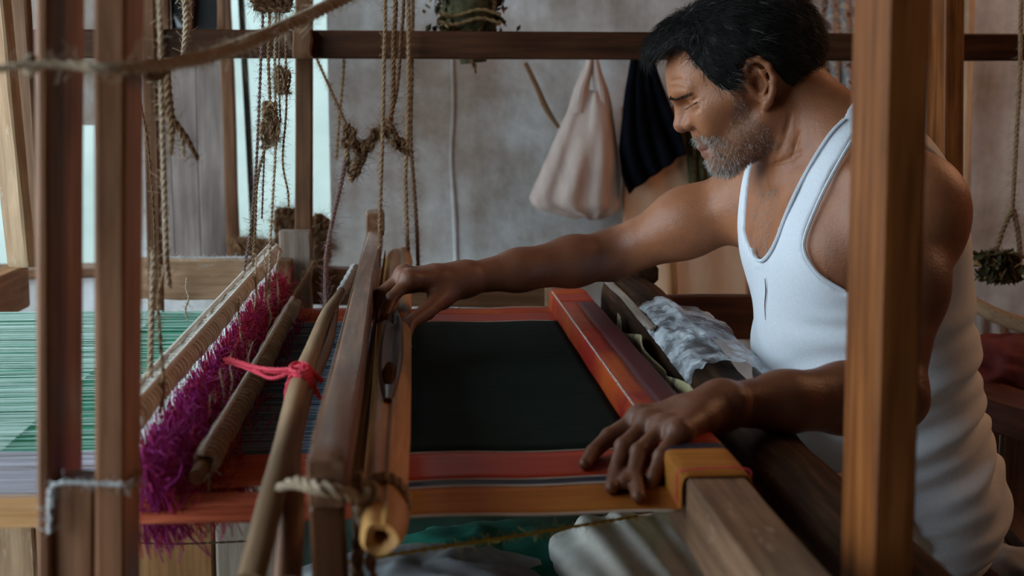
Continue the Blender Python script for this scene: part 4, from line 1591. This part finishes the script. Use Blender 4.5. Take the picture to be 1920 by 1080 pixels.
# ---- torso frame
tl_ = nrm(A(.14, -.99, 0))                                   # to his left (towards the camera)
CH, BE, PE = P(1600, 475, 1.745), P(1618, 690, 1.74), P(1668, 925, 1.735)
NK = P(1522, 262, 1.745)
tu_ = nrm(NK - BE)
tu_ = nrm(tu_ - tl_ * (tu_ @ tl_))
tf_ = np.cross(tl_, tu_)                                     # forward (chest)
TR = np.stack([tl_, tf_, tu_])
SL, SR = P(1722, 392, 1.575), P(1428, 362, 1.905)            # shoulder joints (near, far)

torso = Body()
torso.ell(CH, (.158, .122, .185), TR, .03)
torso.ell(BE, (.155, .140, .150), TR, .10)
torso.ell(PE, (.175, .142, .135), TR, .10)
torso.ell(CH + tf_ * .055 + tl_ * .07 + tu_ * .03, (.085, .065, .075), TR, .05)       # chest muscles
torso.ell(CH + tf_ * .055 - tl_ * .07 + tu_ * .03, (.085, .065, .075), TR, .05)
torso.ell(CH - tf_ * .05 + tu_ * .04, (.15, .085, .15), TR, .05)                      # upper back
torso.cap(NK - tu_ * .02 - tf_ * .015, SL + A(-.02, .03, .012), .058, .056, .05)      # shoulder girdle
torso.cap(NK - tu_ * .02 - tf_ * .010, SR + A(.01, -.02, .005), .056, .052, .05)
body = Body()
body.prims = list(torso.prims)
core = Body()
# neck and trapezius
body.cap(H(-.035, 0, -.045), NK - tu_ * .02 - tf_ * .012, .056, .062, .035)
body.cap(H(-.055, .018, -.045), NK + tl_ * .07 - tf_ * .035 - tu_ * .012, .026, .040, .05)
body.cap(H(-.055, -.018, -.045), NK - tl_ * .07 - tf_ * .035 - tu_ * .012, .026, .040, .05)
body.cap(H(-.012, .050, -.045), NK + tf_ * .052 + tl_ * .018 - tu_ * .035, .012, .012, .022)     # sternomastoid
body.cap(NK + tf_ * .062 + tl_ * .020 - tu_ * .045, SL + A(-.06, .02, .045), .009, .009, .022)     # collar bones
body.cap(NK + tf_ * .062 - tl_ * .020 - tu_ * .045, SR + A(.0, -.02, .045), .009, .009, .022)
core.prims = list(body.prims)
core.pad = .030
# near (left) arm
EL, WL = P(1668, 742, 1.42), P(1352, 760, 1.305)
body.ell(SL + A(0, -.004, -.012), (.058, .060, .072), None, .05)
body.chain([SL, SL * .55 + EL * .45, EL], [.050, .0445, .036], .035)
body.cap(EL + A(.012, -.004, -.004), EL + A(.014, 0, .0), .030, .028, .02)
body.chain([EL, EL * .72 + WL * .28, EL * .35 + WL * .65, WL], [.036, .0385, .0315, .0225], .02)
# far (right) arm
ER, WR = P(1148, 478, 1.985), P(872, 523, 1.885)
body.ell(SR + A(-.005, .0, -.012), (.056, .056, .066), None, .05)
body.chain([SR, SR * .5 + ER * .5, ER], [.053, .046, .038], .035)
body.chain([ER, ER * .72 + WR * .28, ER * .35 + WR * .65, WR], [.037, .0375, .030, .0225], .02)
body.ell(SR * .55 + ER * .45 + A(0, 0, .010), (.05, .04, .036), None, .03)


def hand(wr, mcp, fingers, thumb, rpalm=.0125, sc=1.0):
    for m_ in mcp:
        body.cap(wr, m_, .019, rpalm, .016)
    for i in range(3):
        body.cap(mcp[i], mcp[i + 1], rpalm * .92, rpalm * .92, .010)
        body.cap(wr * .5 + mcp[i] * .5, wr * .5 + mcp[i + 1] * .5, .014, .014, .012)
    for m_, f, s in zip(mcp, fingers, (1.0, 1.04, 1.0, .9)):
        c = [m_] + list(f)
        s = s * sc
        r = [.0108 * s, .0092 * s, .0081 * s, .0066 * s]
        for i in range(3):
            body.cap(c[i], c[i + 1], r[i], r[i + 1], .0022 if i else .007)
        body.ell(m_ + A(0, 0, .002), (.0115 * s, .0115 * s, .0115 * s), None, .008)
        body.ell(c[1], (.0098 * s,) * 3, None, .0025)
    r = [.0160, .0130, .0100, .0066]
    for i in range(3):
        body.cap(thumb[i], thumb[i + 1], r[i] * sc, r[i + 1] * sc, .012 if i == 0 else .0025)
    body.cap(wr, thumb[0], .019, .016, .016)


hand(WL, [P(1200, 785, 1.29), P(1217, 796, 1.265), P(1247, 806, 1.24), P(1274, 812, 1.215)],
     [[P(1143, 819, 1.278), P(1112, 848, 1.262), PZ(1097, 870, .758)],
      [P(1170, 838, 1.235), P(1156, 884, 1.21), PZ(1147, 914, .7575)],
      [P(1199, 848, 1.205), P(1189, 893, 1.175), PZ(1197, 932, .7575)],
      [P(1241, 856, 1.188), P(1226, 893, 1.172), P(1216, 917, 1.162)]],
     [P(1300, 800, 1.305), P(1228, 850, 1.272), P(1184, 888, 1.225), PZ(1170, 906, .760)])
hand(WR, [P(768, 524, 1.825), P(758, 516, 1.846), P(760, 520, 1.866), P(770, 532, 1.884)],
     [[P(734, 559, 1.806), P(722, 594, 1.782), P(726, 620, 1.762)],
      [P(714, 551, 1.832), P(704, 589, 1.812), P(709, 614, 1.796)],
      [P(708, 556, 1.862), P(700, 590, 1.844), P(705, 612, 1.828)],
      [P(716, 566, 1.888), P(704, 592, 1.872), P(708, 610, 1.858)]],
     [P(828, 556, 1.850), P(800, 584, 1.796), P(768, 606, 1.748), P(760, 640, 1.706)], .0122, .95)
# wrist bone of the near arm
body.ell(WL + A(.012, -.016, .010), (.011, .011, .011), None, .012)
# legs (mostly under the loom)
KL, KR = P(1145, 1085, 1.50), P(1180, 1085, 1.80)
HLp, HRp = PE + tl_ * .085 + A(-.02, 0, -.02), PE - tl_ * .085 + A(-.02, 0, -.02)
for hp, kn, yy in ((HLp, KL, 1.52), (HRp, KR, 1.84)):
    body.chain([hp, kn, A(kn[0] + .02, yy, .09)], [.066, .058, .036], .03)
    body.cap(A(kn[0] + .03, yy, .045), A(kn[0] - .13, yy, .03), .034, .026, .03)

# ---- head
h = dict(head=True)
body.ell((-.006, 0, .036), (.098, .076, .079), None, .02, **h)
body.ell((.040, 0, .052), (.058, .062, .050), None, .03, **h)
body.ell((.044, 0, -.010), (.056, .058, .068), None, .03, **h)
body.ell((.040, 0, -.048), (.058, .052, .036), None, .02, **h)
body.cap((.008, .054, -.040), (.070, .024, -.070), .016, .018, .02, **h)
body.ell((.084, 0, -.070), (.020, .022, .019), None, .02, **h)
body.cap((.066, .044, .006), (.030, .062, .004), .018, .014, .025, **h)              # cheekbone
body.cap((.093, .012, .0425), (.078, .047, .0435), .0105, .009, .014, **h)           # brow ridge
body.ell((.100, .034, .0235), (.018, .019, .0120), None, .012, op='s', **h)          # eye socket
body.ell((.0720, .034, .0235), (.0145, .0175, .0125), None, .003, **h)
body.cap((.0865, .022, .0325), (.0665, .053, .0275), .0030, .0024, .004, **h)        # lid fold               # lidded eye
body.cap((.0860, .022, .0130), (.076, .047, .0140), .0042, .003, .006, **h)          # lower lid bag
body.chain([(.091, 0, .034), (.0990, 0, .020), (.1095, 0, .0035)], [.0070, .0084, .0120], .008, True)
body.ell((.0975, .0145, -.0010), (.0125, .0090, .0092), None, .004, **h)              # nostril wing
body.ell((.106, .0075, -.0085), (.0045, .0030, .0035), None, .003, op='s', **h)      # nostril
body.cap((.095, 0, -.022), (.084, .024, -.028), .0085, .007, .012, **h)              # moustache mound
body.cap((.1015, 0, -.0375), (.087, .023, -.0425), .0058, .004, .005, **h)           # upper lip
body.cap((.0995, 0, -.0485), (.086, .021, -.0450), .0068, .004, .005, **h)           # lower lip
body.cap((.111, 0, -.0428), (.088, .024, -.0437), .0014, .0010, .004, op='s', **h)   # mouth slit
body.cap((.082, .030, .004), (.074, .038, -.030), .003, .003, .012, op='s', **h)     # cheek fold
body.ell((.076, .044, -.012), (.015, .012, .018), None, .015, **h)
# ears
EZ = .074
body.ell((-.006, .071, .002), (.017, .006, .028), None, .006, **h)
helix = [(.004, EZ, .012), (.003, EZ + .003, .026), (-.008, EZ + .008, .036), (-.020, EZ + .011, .032), (-.0265, EZ + .012, .018), (-.0245, EZ + .011, 0), (-.016, EZ + .008, -.014), (-.006, EZ + .005, -.024)]
body.chain(helix, [.0034, .0038, .0042, .0042, .0042, .0040, .0042, .0055], .004, True)
body.cap((-.002, EZ + .003, -.023), (.002, EZ + .002, -.028), .0062, .0055, .005, **h)           # lobe
body.chain([(-.010, EZ + .006, .026), (-.016, EZ + .0075, .014), (-.014, EZ + .0065, 0), (-.004, EZ + .004, -.012)], [.003, .0034, .0034, .003], .004, True)
body.ell((-.004, EZ + .004, .004), (.0085, .010, .0105), None, .004, op='s', **h)
body.ell((-.007, EZ + .008, .0235), (.006, .006, .006), None, .003, op='s', **h)
body.cap((.007, EZ - .001, .006), (.006, EZ - .001, -.004), .0042, .0045, .004, **h)             # tragus

def ray_hit(px, py, fn, t0=1.2, t1=2.4):
    r = ray(px, py)
    r = r / np.linalg.norm(r)
    t = t0
    for _ in range(200):
        q = CAM + r * t
        d = fn(q[None], q, .05)[0] if isinstance(fn, Body) else fn(q[None])[0]
        if d < .0005:
            break
        t += max(min(d, .04) * .7, .0006)
        if t > t1:
            return None
    return CAM + r * t


def on_body(pts):
    return [q for q in (ray_hit(x, y, body) for x, y in pts) if q is not None]


lash_line = on_body([(1283, 205), (1289, 203), (1295, 199), (1301, 195), (1307, 191)])
brow_line = on_body([(1257, 185), (1263, 187), (1269, 187), (1276, 184), (1286, 180), (1298, 177)])
carves = [([(1284, 196), (1294, 190), (1307, 184)], .0013, .003), ([(1285, 213), (1297, 211), (1309, 204)], .0014, .005),
          ([(1303, 244), (1312, 257), (1322, 272), (1330, 284)], .0022, .008), ([(1452, 302), (1466, 272), (1476, 242), (1482, 216)], .0011, .006),
          ([(1440, 312), (1470, 302), (1500, 286)], .0012, .006), ([(1484, 300), (1492, 272), (1499, 250)], .0010, .006),
          ([(1258, 152), (1272, 150), (1288, 154)], .0010, .004), ([(1255, 165), (1270, 163), (1284, 166)], .0009, .004),
          ([(1311, 192), (1320, 188)], .0008, .003), ([(1311, 196), (1321, 198)], .0008, .003)]
carves = [(on_body(p_), r_, k_) for p_, r_, k_ in carves]


def mirror(q_):
    return [q - 2 * ((q - HO) @ hl) * hl for q in q_]


carves += [(mirror(q_), r_, k_) for q_, r_, k_ in carves[:3] + carves[6:]]
for q_, r_, k_ in carves:
    if len(q_) > 1:
        body.chain(q_, [r_] * len(q_), k_, op='s')

LO, HI = A(-.09, 1.08, .0), A(1.02, 2.12, 1.31)
Vb, Fb = surface_nets(body, LO, HI, .0025)

# ---- colours of the skin, by place on the body
BASE = A(.345, .130, .058)
DARK = A(.185, .068, .034)


def seg_t(X, a, b):
    ab = b - a
    t = np.clip(((X - a) @ ab) / (ab @ ab), 0, 1)
    return t, np.linalg.norm(X - a - t[:, None] * ab, axis=1)


def sstep(a, b, x):
    t = np.clip((x - a) / (b - a), 0, 1)
    return t * t * (3 - 2 * t)


col = np.tile(BASE, (len(Vb), 1))
for el, wr, lo_, hi_ in ((ER, WR, -.016, .012), (EL, WL, -.06, .05), (SL, EL, .02, .12)):  # tanned forearms; near upper arm darkened to stand for its shade
    _, d = seg_t(Vb, el, wr)
    ax = nrm(wr - el)
    s_ = (Vb - el) @ ax
    w = sstep(lo_, hi_, s_) * (np.linalg.norm(Vb - el - np.clip(s_, -.1, .5)[:, None] * ax, axis=1) < (.17 if el is not SL else .11))
    col = col * (1 - w[:, None]) + DARK * w[:, None]
LB = (Vb - HO) @ HR.T
LB[:, 0] /= np.where(LB[:, 0] > 0, HSF, 1.0)
al = np.abs(LB[:, 1])
inhead = (np.linalg.norm(LB, axis=1) < .16)


def blend(mask, c, f=1.0):
    global col
    m_ = (np.clip(mask, 0, 1) * inhead * f)[:, None]
    col = col * (1 - m_) + np.asarray(c) * m_


def blob(f, l, u, r):
    return np.exp(-(((LB[:, 0] - f) / r[0]) ** 2 + ((al - l) / r[1]) ** 2 + ((LB[:, 2] - u) / r[2]) ** 2))


beard_poly = [(.037, .008), (.042, -.012), (.056, -.028), (.070, -.034), (.082, -.026), (.095, -.019), (.125, -.018), (.125, -.105), (.055, -.098), (.004, -.085), (.010, -.045), (.018, -.02), (.024, .006)]
bd = poly_sdf(LB[:, [0, 2]], beard_poly)
lipz = (al < .024) & (LB[:, 2] < -.0335) & (LB[:, 2] > -.0545) & (LB[:, 0] > .084)
blend(sstep(.004, -.008, bd) * (al > -1) * ~lipz, (.19, .105, .070), .45)
blend(lipz.astype(float), (.21, .085, .060), .8)
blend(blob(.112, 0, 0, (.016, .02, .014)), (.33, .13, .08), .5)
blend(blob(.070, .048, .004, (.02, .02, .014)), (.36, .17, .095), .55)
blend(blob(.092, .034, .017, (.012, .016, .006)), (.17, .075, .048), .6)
person = thing('person', 'greying bearded weaver in white vest reaching over the loom', 'person', (PE[0], PE[1], 0))
mesh_np('body', Vb, Fb, 'skin', person, col=col)

# ---------------------------------------------------------------- vest
TC = CH


def tcoord(X):
    return (X - TC) @ TR.T           # (left, forward, up)


def smoothshift(fn, off):
    return lambda X, *a: fn(X, *a) - off


def uv(pts):
    out = []
    for x, y in pts:
        q = ray_hit(x, y, core)
        if q is None:
            continue
        c = tcoord(q[None])[0]
        out.append((c[0], c[2]))
    return out


inner_near = uv([(1587, 222), (1560, 248), (1530, 292), (1500, 346), (1475, 400), (1456, 450), (1441, 478), (1426, 490)])
outer_near = uv([(1598, 262), (1575, 300), (1548, 350), (1525, 400), (1510, 440), (1507, 465), (1516, 490), (1540, 520), (1585, 548)])
uN, vN = inner_near[-1]
neck_far = [(2 * uN - u_, v_) for (u_, v_) in inner_near[-2::-1]]
arm_far = [(2 * uN - u_, v_) for (u_, v_) in outer_near]
top_in, top_out = inner_near[0], outer_near[0]
TOPV = max(v_ for _, v_ in inner_near + outer_near) + .16
vlow = outer_near[-1][1]
front_poly = ([(.30, -.60), (.30, vlow - .012), (outer_near[-1][0] + .05, vlow - .008)] + outer_near[::-1] + [(top_out[0] - .004, TOPV), (top_in[0] - .012, TOPV)]
              + inner_near + neck_far + [(2 * uN - top_in[0] + .012, TOPV), (2 * uN - top_out[0] + .004, TOPV)] + arm_far
              + [(2 * uN - outer_near[-1][0] - .05, vlow - .008), (-.34, vlow - .012), (-.34, -.60)])
sb = (top_in[0] + top_out[0]) / 2
back_poly = [(.30, -.60), (.30, vlow - .012), (.12, vlow + .02), (sb + .030, vlow + .10), (sb + .025, TOPV), (sb - .025, TOPV), (sb - .03, vlow + .14), (uN, vlow + .06),
             (-sb + .03, vlow + .14), (-sb + .025, TOPV), (-sb - .025, TOPV), (-sb - .030, vlow + .10), (-.12, vlow + .02), (-.34, vlow - .012), (-.34, -.60)]


def vest_base(X, *a):
    d = core(X, *a)
    c = tcoord(X)
    low = sstep(-.02, -.30, c[:, 2])
    nz = vnoise(c * A(7, 7, 10), 3)
    # soft folds, mostly bunched at the waist and lower back
    fold = np.sin(c[:, 2] * 190 + 6 * nz + c[:, 0] * 20) * .0030 * low
    fold = fold + np.sin(c[:, 2] * 95 + c[:, 0] * 38 + 5 * nz) * .0034 * sstep(.0, -.14, c[:, 2])
    return d - .0045 - .004 * low - fold


GU, GV = np.arange(-.40, .40, .002), np.arange(-.62, .45, .002)
_gg = np.stack(np.meshgrid(GU, GV, indexing='ij'), -1).reshape(-1, 2)
PFG, PBG = (poly_sdf(_gg, p_).reshape(len(GU), len(GV)) for p_ in (front_poly, back_poly))


def grid_lookup(Gd, u, v):
    x = np.clip((u - GU[0]) / .002, 0, len(GU) - 1.001)
    y = np.clip((v - GV[0]) / .002, 0, len(GV) - 1.001)
    i, j = x.astype(int), y.astype(int)
    a, b = x - i, y - j
    return (Gd[i, j] * (1 - a) + Gd[i + 1, j] * a) * (1 - b) + (Gd[i, j + 1] * (1 - a) + Gd[i + 1, j + 1] * a) * b


def vest_region(X):
    c = tcoord(X)
    pf = grid_lookup(PFG, c[:, 0], c[:, 2])
    pb = grid_lookup(PBG, c[:, 0], c[:, 2])
    w = sstep(-.02, .02, c[:, 1])
    return pf * w + pb * (1 - w)


def vest(X, *a):
    d = vest_base(X, *a)
    m_ = np.abs(d) < .016
    e = np.full(len(X), -.01)
    if m_.any():
        e[m_] = vest_region(X[m_])
    return np.maximum(d, e)


vlo, vhi = A(.36, 1.45, .44), A(.90, 2.05, 1.16)
Vv, Fv = surface_nets(vest, vlo, vhi, .0028, margin=.03)


def laplace(V, F, it, lam=.5):
    E = np.concatenate([F[:, [0, 1]], F[:, [1, 2]], F[:, [2, 3]], F[:, [3, 0]]])
    E = np.concatenate([E, E[:, ::-1]])
    cnt = np.bincount(E[:, 0], minlength=len(V)).clip(1)
    for _ in range(it):
        V = V + lam * (np.stack([np.bincount(E[:, 0], V[E[:, 1], k], minlength=len(V)) / cnt for k in range(3)], 1) - V)
    return V


def largest_piece(V, F):
    lab = np.arange(len(V))
    E = np.concatenate([F[:, [0, 1]], F[:, [1, 2]], F[:, [2, 3]]])
    while True:
        m_ = np.minimum(lab[E[:, 0]], lab[E[:, 1]])
        new = lab.copy()
        np.minimum.at(new, E[:, 0], m_)
        np.minimum.at(new, E[:, 1], m_)
        np.minimum.at(new, lab[E[:, 0]], m_)
        np.minimum.at(new, lab[E[:, 1]], m_)
        new = new[new]
        new = new[new]
        if np.array_equal(new, lab):
            break
        lab = new
    big = np.argmax(np.bincount(lab))
    keep = lab == big
    ix = np.cumsum(keep) - 1
    return V[keep], ix[F[keep[F[:, 0]]]]


Vv, Fv = largest_piece(Vv, Fv)
Vv = laplace(Vv, Fv, 4)
vest_o = mesh_np('vest', Vv, Fv, 'shirt_white', person)


# hem piping along the neckline and armhole, and the torn button slit
def on_vest(px, py, off=.004):
    q = ray_hit(px, py, lambda X: core(X) - .006)
    return q


def piping(pts, r, mat, name):
    q = [on_vest(x, y) for x, y in pts]
    q = [v for v in q if v is not None]
    MB().tube(q, r, sides=6).build(name, mat, vest_o)


piping([(1584, 224), (1560, 247), (1530, 291), (1500, 345), (1475, 399), (1456, 449), (1441, 477), (1427, 489), (1414, 482), (1409, 465)], .0026, 'shirt_trim', 'neck_binding')
piping([(1597, 264), (1575, 301), (1548, 351), (1525, 401), (1510, 441), (1507, 465), (1516, 490), (1540, 519), (1585, 547)], .0024, 'shirt_trim', 'armhole_binding')
piping([(1434, 522), (1436, 545), (1434, 572), (1435, 600)], [.0004, .0010, .0007, .0003], 'stitch_dark', 'torn_slit')

# ---------------------------------------------------------------- dhoti
def dhoti(X, *a):
    d = np.full(len(X), .3)
    for hp, kn, yy in ((HLp, KL, 1.52), (HRp, KR, 1.84)):
        for a_, b_, r0, r1 in ((hp, kn, .086, .064), (kn, A(kn[0] + .02, yy, .22), .064, .060)):
            ab = b_ - a_
            t = np.clip(((X - a_) @ ab) / (ab @ ab), 0, 1)
            d = smin(d, np.linalg.norm(X - a_ - t[:, None] * ab, axis=1) - (r0 + (r1 - r0) * t), .05)
    fold = .0045 * np.sin(X[:, 0] * 120 + X[:, 2] * 110 + 4 * vnoise(X * 9, 4)) + .004 * vnoise(X * A(16, 30, 30), 6)
    d = d - .006 - fold
    return d


Vd, Fd = surface_nets(dhoti, A(.05, 1.36, .12), A(.82, 2.02, .74), .0042)
mesh_np('dhoti', Vd, Fd, 'dhoti_white', person)


# ---------------------------------------------------------------- hair, beard, brows
def hairline(f):
    fs = [-.125, -.100, -.075, -.050, -.036, -.030, -.020, .003, .013, .024, .036, .044, .050, .053, .057, .075, .100, .13]
    us = [-.046, -.048, -.050, -.036, -.012, .020, .041, .040, .022, .006, .006, .026, .046, .072, .092, .094, .093, .10]
    return np.interp(f, fs, us)


near_head = np.linalg.norm(LB - A(0, 0, .02), axis=1) < .16
scalp = np.where(near_head & (LB[:, 2] > hairline(LB[:, 0])) & (LB[:, 2] > -.06) & ~((al > .0735) & (LB[:, 2] < .045) & (LB[:, 0] > -.032) & (LB[:, 0] < .012)))[0]
# normals
e1 = Vb[Fb[:, 1]] - Vb[Fb[:, 0]]
e2 = Vb[Fb[:, 2]] - Vb[Fb[:, 0]]
fnrm = np.cross(e1, e2)
VN = np.zeros_like(Vb)
for k in range(4):
    np.add.at(VN, Fb[:, k], fnrm)
VN /= np.linalg.norm(VN, axis=1, keepdims=True) + 1e-12
if np.mean(np.sum((Vb[scalp] - H(0, 0, .03)) * VN[scalp], axis=1)) < 0:
    VN = -VN


def strands(name, roots, normals, dirs, length, width, colors, lift0, lift1, seg=4, wave=.0, parent=None):
    n = len(roots)
    V = np.zeros((n, seg + 1, 3, 3))
    d = dirs / (np.linalg.norm(dirs, axis=1, keepdims=True) + 1e-9)
    side = np.cross(d, normals)
    side /= np.linalg.norm(side, axis=1, keepdims=True) + 1e-9
    ph = rng.uniform(0, 6.28, n)
    cvec = HO + hu * .03
    for s in range(seg + 1):
        t = s / seg
        p = roots + d * (length * t)[:, None] + normals * (lift0 + (lift1 - lift0) * np.sin(t * 1.9))[:, None] if np.ndim(lift1) else roots + d * (length * t)[:, None] + normals * (lift0 + (lift1 - lift0) * math.sin(t * 1.9))
        p = p + side * (wave * np.sin(ph + 3 * t))[:, None]
        w = width * (1 - .75 * t)
        for k, (a, b) in enumerate(((-1, -.3), (1, -.3), (0, .9))):
            V[:, s, k] = p + side * a * w + normals * b * w
    idx = np.arange(n * (seg + 1) * 3).reshape(n, seg + 1, 3)
    F = []
    for s in range(seg):
        for k in range(3):
            k2 = (k + 1) % 3
            F.append(np.stack([idx[:, s, k], idx[:, s, k2], idx[:, s + 1, k2], idx[:, s + 1, k]], 1))
    F = np.concatenate(F)
    cl = np.repeat(colors, (seg + 1) * 3, axis=0)
    o = mesh_np(name, V.reshape(-1, 3), F, 'hair', parent, col=cl)
    o['kind'] = 'stuff'
    return o


# solid hair mass under the strands
def hairmass(X, *a):
    L = (X - HO) @ HR.T
    q = (L - A(-.010, 0, .040)) / A(.112, .087, .092)
    k0 = np.linalg.norm(q, axis=1)
    d = (k0 - 1) * .088
    q2 = (L - A(.046, 0, .102)) / A(.058, .058, .033)
    d = smin(d, (np.linalg.norm(q2, axis=1) - 1) * .036, .03)
    L2 = L.copy()
    hl_ = hairline(L[:, 0]) + .004
    cut = (hl_ - L[:, 2]) * .7
    ear = .010 - np.linalg.norm((L - A(-.010, np.nan_to_num(0), .005)) * A(1, 0, 1) / A(2.0, 1, 3.6), axis=1)
    al_ = np.abs(L[:, 1])
    d = np.maximum(d, cut)
    d = np.maximum(d, np.where(al_ > .060, ear, -1))
    d = d - .0022 * vnoise(L * A(70, 70, 70), 3)
    return d


hc = HO + hu * .03
Vh, Fh = surface_nets(hairmass, hc - .16, hc + .16, .0034)
hair_o = mesh_np('hair', Vh, Fh, 'hair_cap', person)
Lh = (Vh - HO) @ HR.T
nh = np.zeros_like(Vh)
fe = np.cross(Vh[Fh[:, 1]] - Vh[Fh[:, 0]], Vh[Fh[:, 2]] - Vh[Fh[:, 0]])
for k in range(4):
    np.add.at(nh, Fh[:, k], fe)
nh /= np.linalg.norm(nh, axis=1, keepdims=True) + 1e-9
if np.mean(np.sum((Vh - hc) * nh, axis=1)) < 0:
    nh = -nh
outer = np.where(np.sum((Vh - hc) * nh, axis=1) > .05)[0]
pick = rng.choice(outer, 9000)
rt_, no_ = Vh[pick] + rng.normal(0, .0012, (9000, 3)), nh[pick]
Lp = Lh[pick]
front = sstep(.0, .06, Lp[:, 0]) * sstep(.05, .09, Lp[:, 2])
flow = (np.outer(1 - front, -hu * .8 - hf * .55) + np.outer(front, hf * .9 - hu * .15 + hl * .25))
flow = flow + rng.normal(0, .28, flow.shape)
flow = flow - no_ * np.sum(flow * no_, axis=1, keepdims=True)
low = sstep(.05, .0, Lp[:, 2]) * sstep(-.02, .03, Lp[:, 0])
grey = rng.random(9000) < (.012 + .40 * low)
hcol = np.where(grey[:, None], A(.22, .21, .20), A(.012, .010, .009)) * rng.uniform(.7, 1.4, 9000)[:, None]
lenh = rng.uniform(.012, .030, 9000) * (1 - .45 * sstep(.03, -.03, Lp[:, 2]))
strands('hair_strands', rt_, no_, flow, lenh, .00034, hcol, -.001, rng.uniform(.001, .006, 9000), wave=.0015, parent=hair_o)
# beard and moustache
bmask = np.where(near_head & (bd < -.001) & ~lipz & (LB[:, 2] > -.115) & (LB[:, 0] > 0))[0]
NB = 5200
pick = rng.choice(bmask, NB)
rt_, no_ = Vb[pick] + rng.normal(0, .0006, (NB, 3)), VN[pick]
Lp = LB[pick]
fl = np.tile(-hu * .9 + hf * .25, (NB, 1)) + no_ * .75 + rng.normal(0, .35, (NB, 3))
chin = sstep(.05, .09, Lp[:, 0])
jawb = sstep(-.05, -.085, Lp[:, 2])
pw = .38 + .40 * chin
white = rng.random(NB) < pw
bcol = np.where(white[:, None], A(.62, .59, .55), np.where((rng.random(NB) < .5)[:, None], A(.02, .016, .014), A(.16, .13, .11))) * rng.uniform(.75, 1.15, NB)[:, None]
ln = rng.uniform(.003, .0065, NB) * (.6 + .6 * chin)
dens = rng.random(NB) < (.5 + .5 * np.maximum(chin, jawb))
beard_o = strands('beard', rt_[dens], no_[dens], fl[dens], ln[dens], .00022, bcol[dens], 0.0, .0008, seg=2, parent=person)
# eyelashes and eyebrow
for ll in (lash_line, mirror(lash_line)):
    MB().tube(ll, [.0004, .0009, .0011, .0010, .0005], sides=6).build('eyelashes', 'stitch_dark', person)
for bl, sg in ((brow_line, 1), (mirror(brow_line), -1)):
    bp, _ = resample(*spline(np.array(bl), np.zeros(len(bl))), .0004)
    kb = (rng.random(520) ** 1.9 * (len(bp) - 1)).astype(int)
    fl = np.tile(-hf * .75 + hu * .35 + hl * .3 * sg, (520, 1)) + rng.normal(0, .22, (520, 3))
    nb_ = np.tile(nrm(hl * .6 * sg + hf * .7), (520, 1))
    strands('eyebrow', bp[kb] + rng.normal(0, .0011, (520, 3)), nb_, fl, rng.uniform(.003, .0065, 520), .00024, np.tile(A(.018, .013, .011), (520, 1)), -.0005, .0012, seg=2, parent=person)
# sparse grey chest hair in the open neckline
cc = tcoord(Vb)
cm = np.where((np.abs(cc[:, 0] - uN) < .035) & (cc[:, 2] > vN - .01) & (cc[:, 2] < vN + .10) & (cc[:, 1] > .06))[0]
if len(cm):
    pick = rng.choice(cm, 420)
    fl = np.tile(-tu_, (420, 1)) + rng.normal(0, .6, (420, 3))
    strands('chest_hair', Vb[pick], VN[pick], fl, rng.uniform(.008, .016, 420), .00022, np.tile(A(.5, .46, .42), (420, 1)), 0.0, .002, seg=3, wave=.002, parent=person)
# seat
st = thing('weaver_seat', 'plain wooden seat plank under the weaver', 'seat', (PE[0], PE[1], 0))
zs = PE[2] - .150
part('plank', 'wood_post_dark', (A(PE[0] + .04, 1.35, zs), A(PE[0] + .04, 2.15, zs), .28, .035), parent=st)
for yy in (1.42, 2.08):
    part('leg', 'wood_post_dark', (A(PE[0] + .04, yy, zs - .01), A(PE[0] + .04, yy, 0), .24, .04, UY), parent=st)
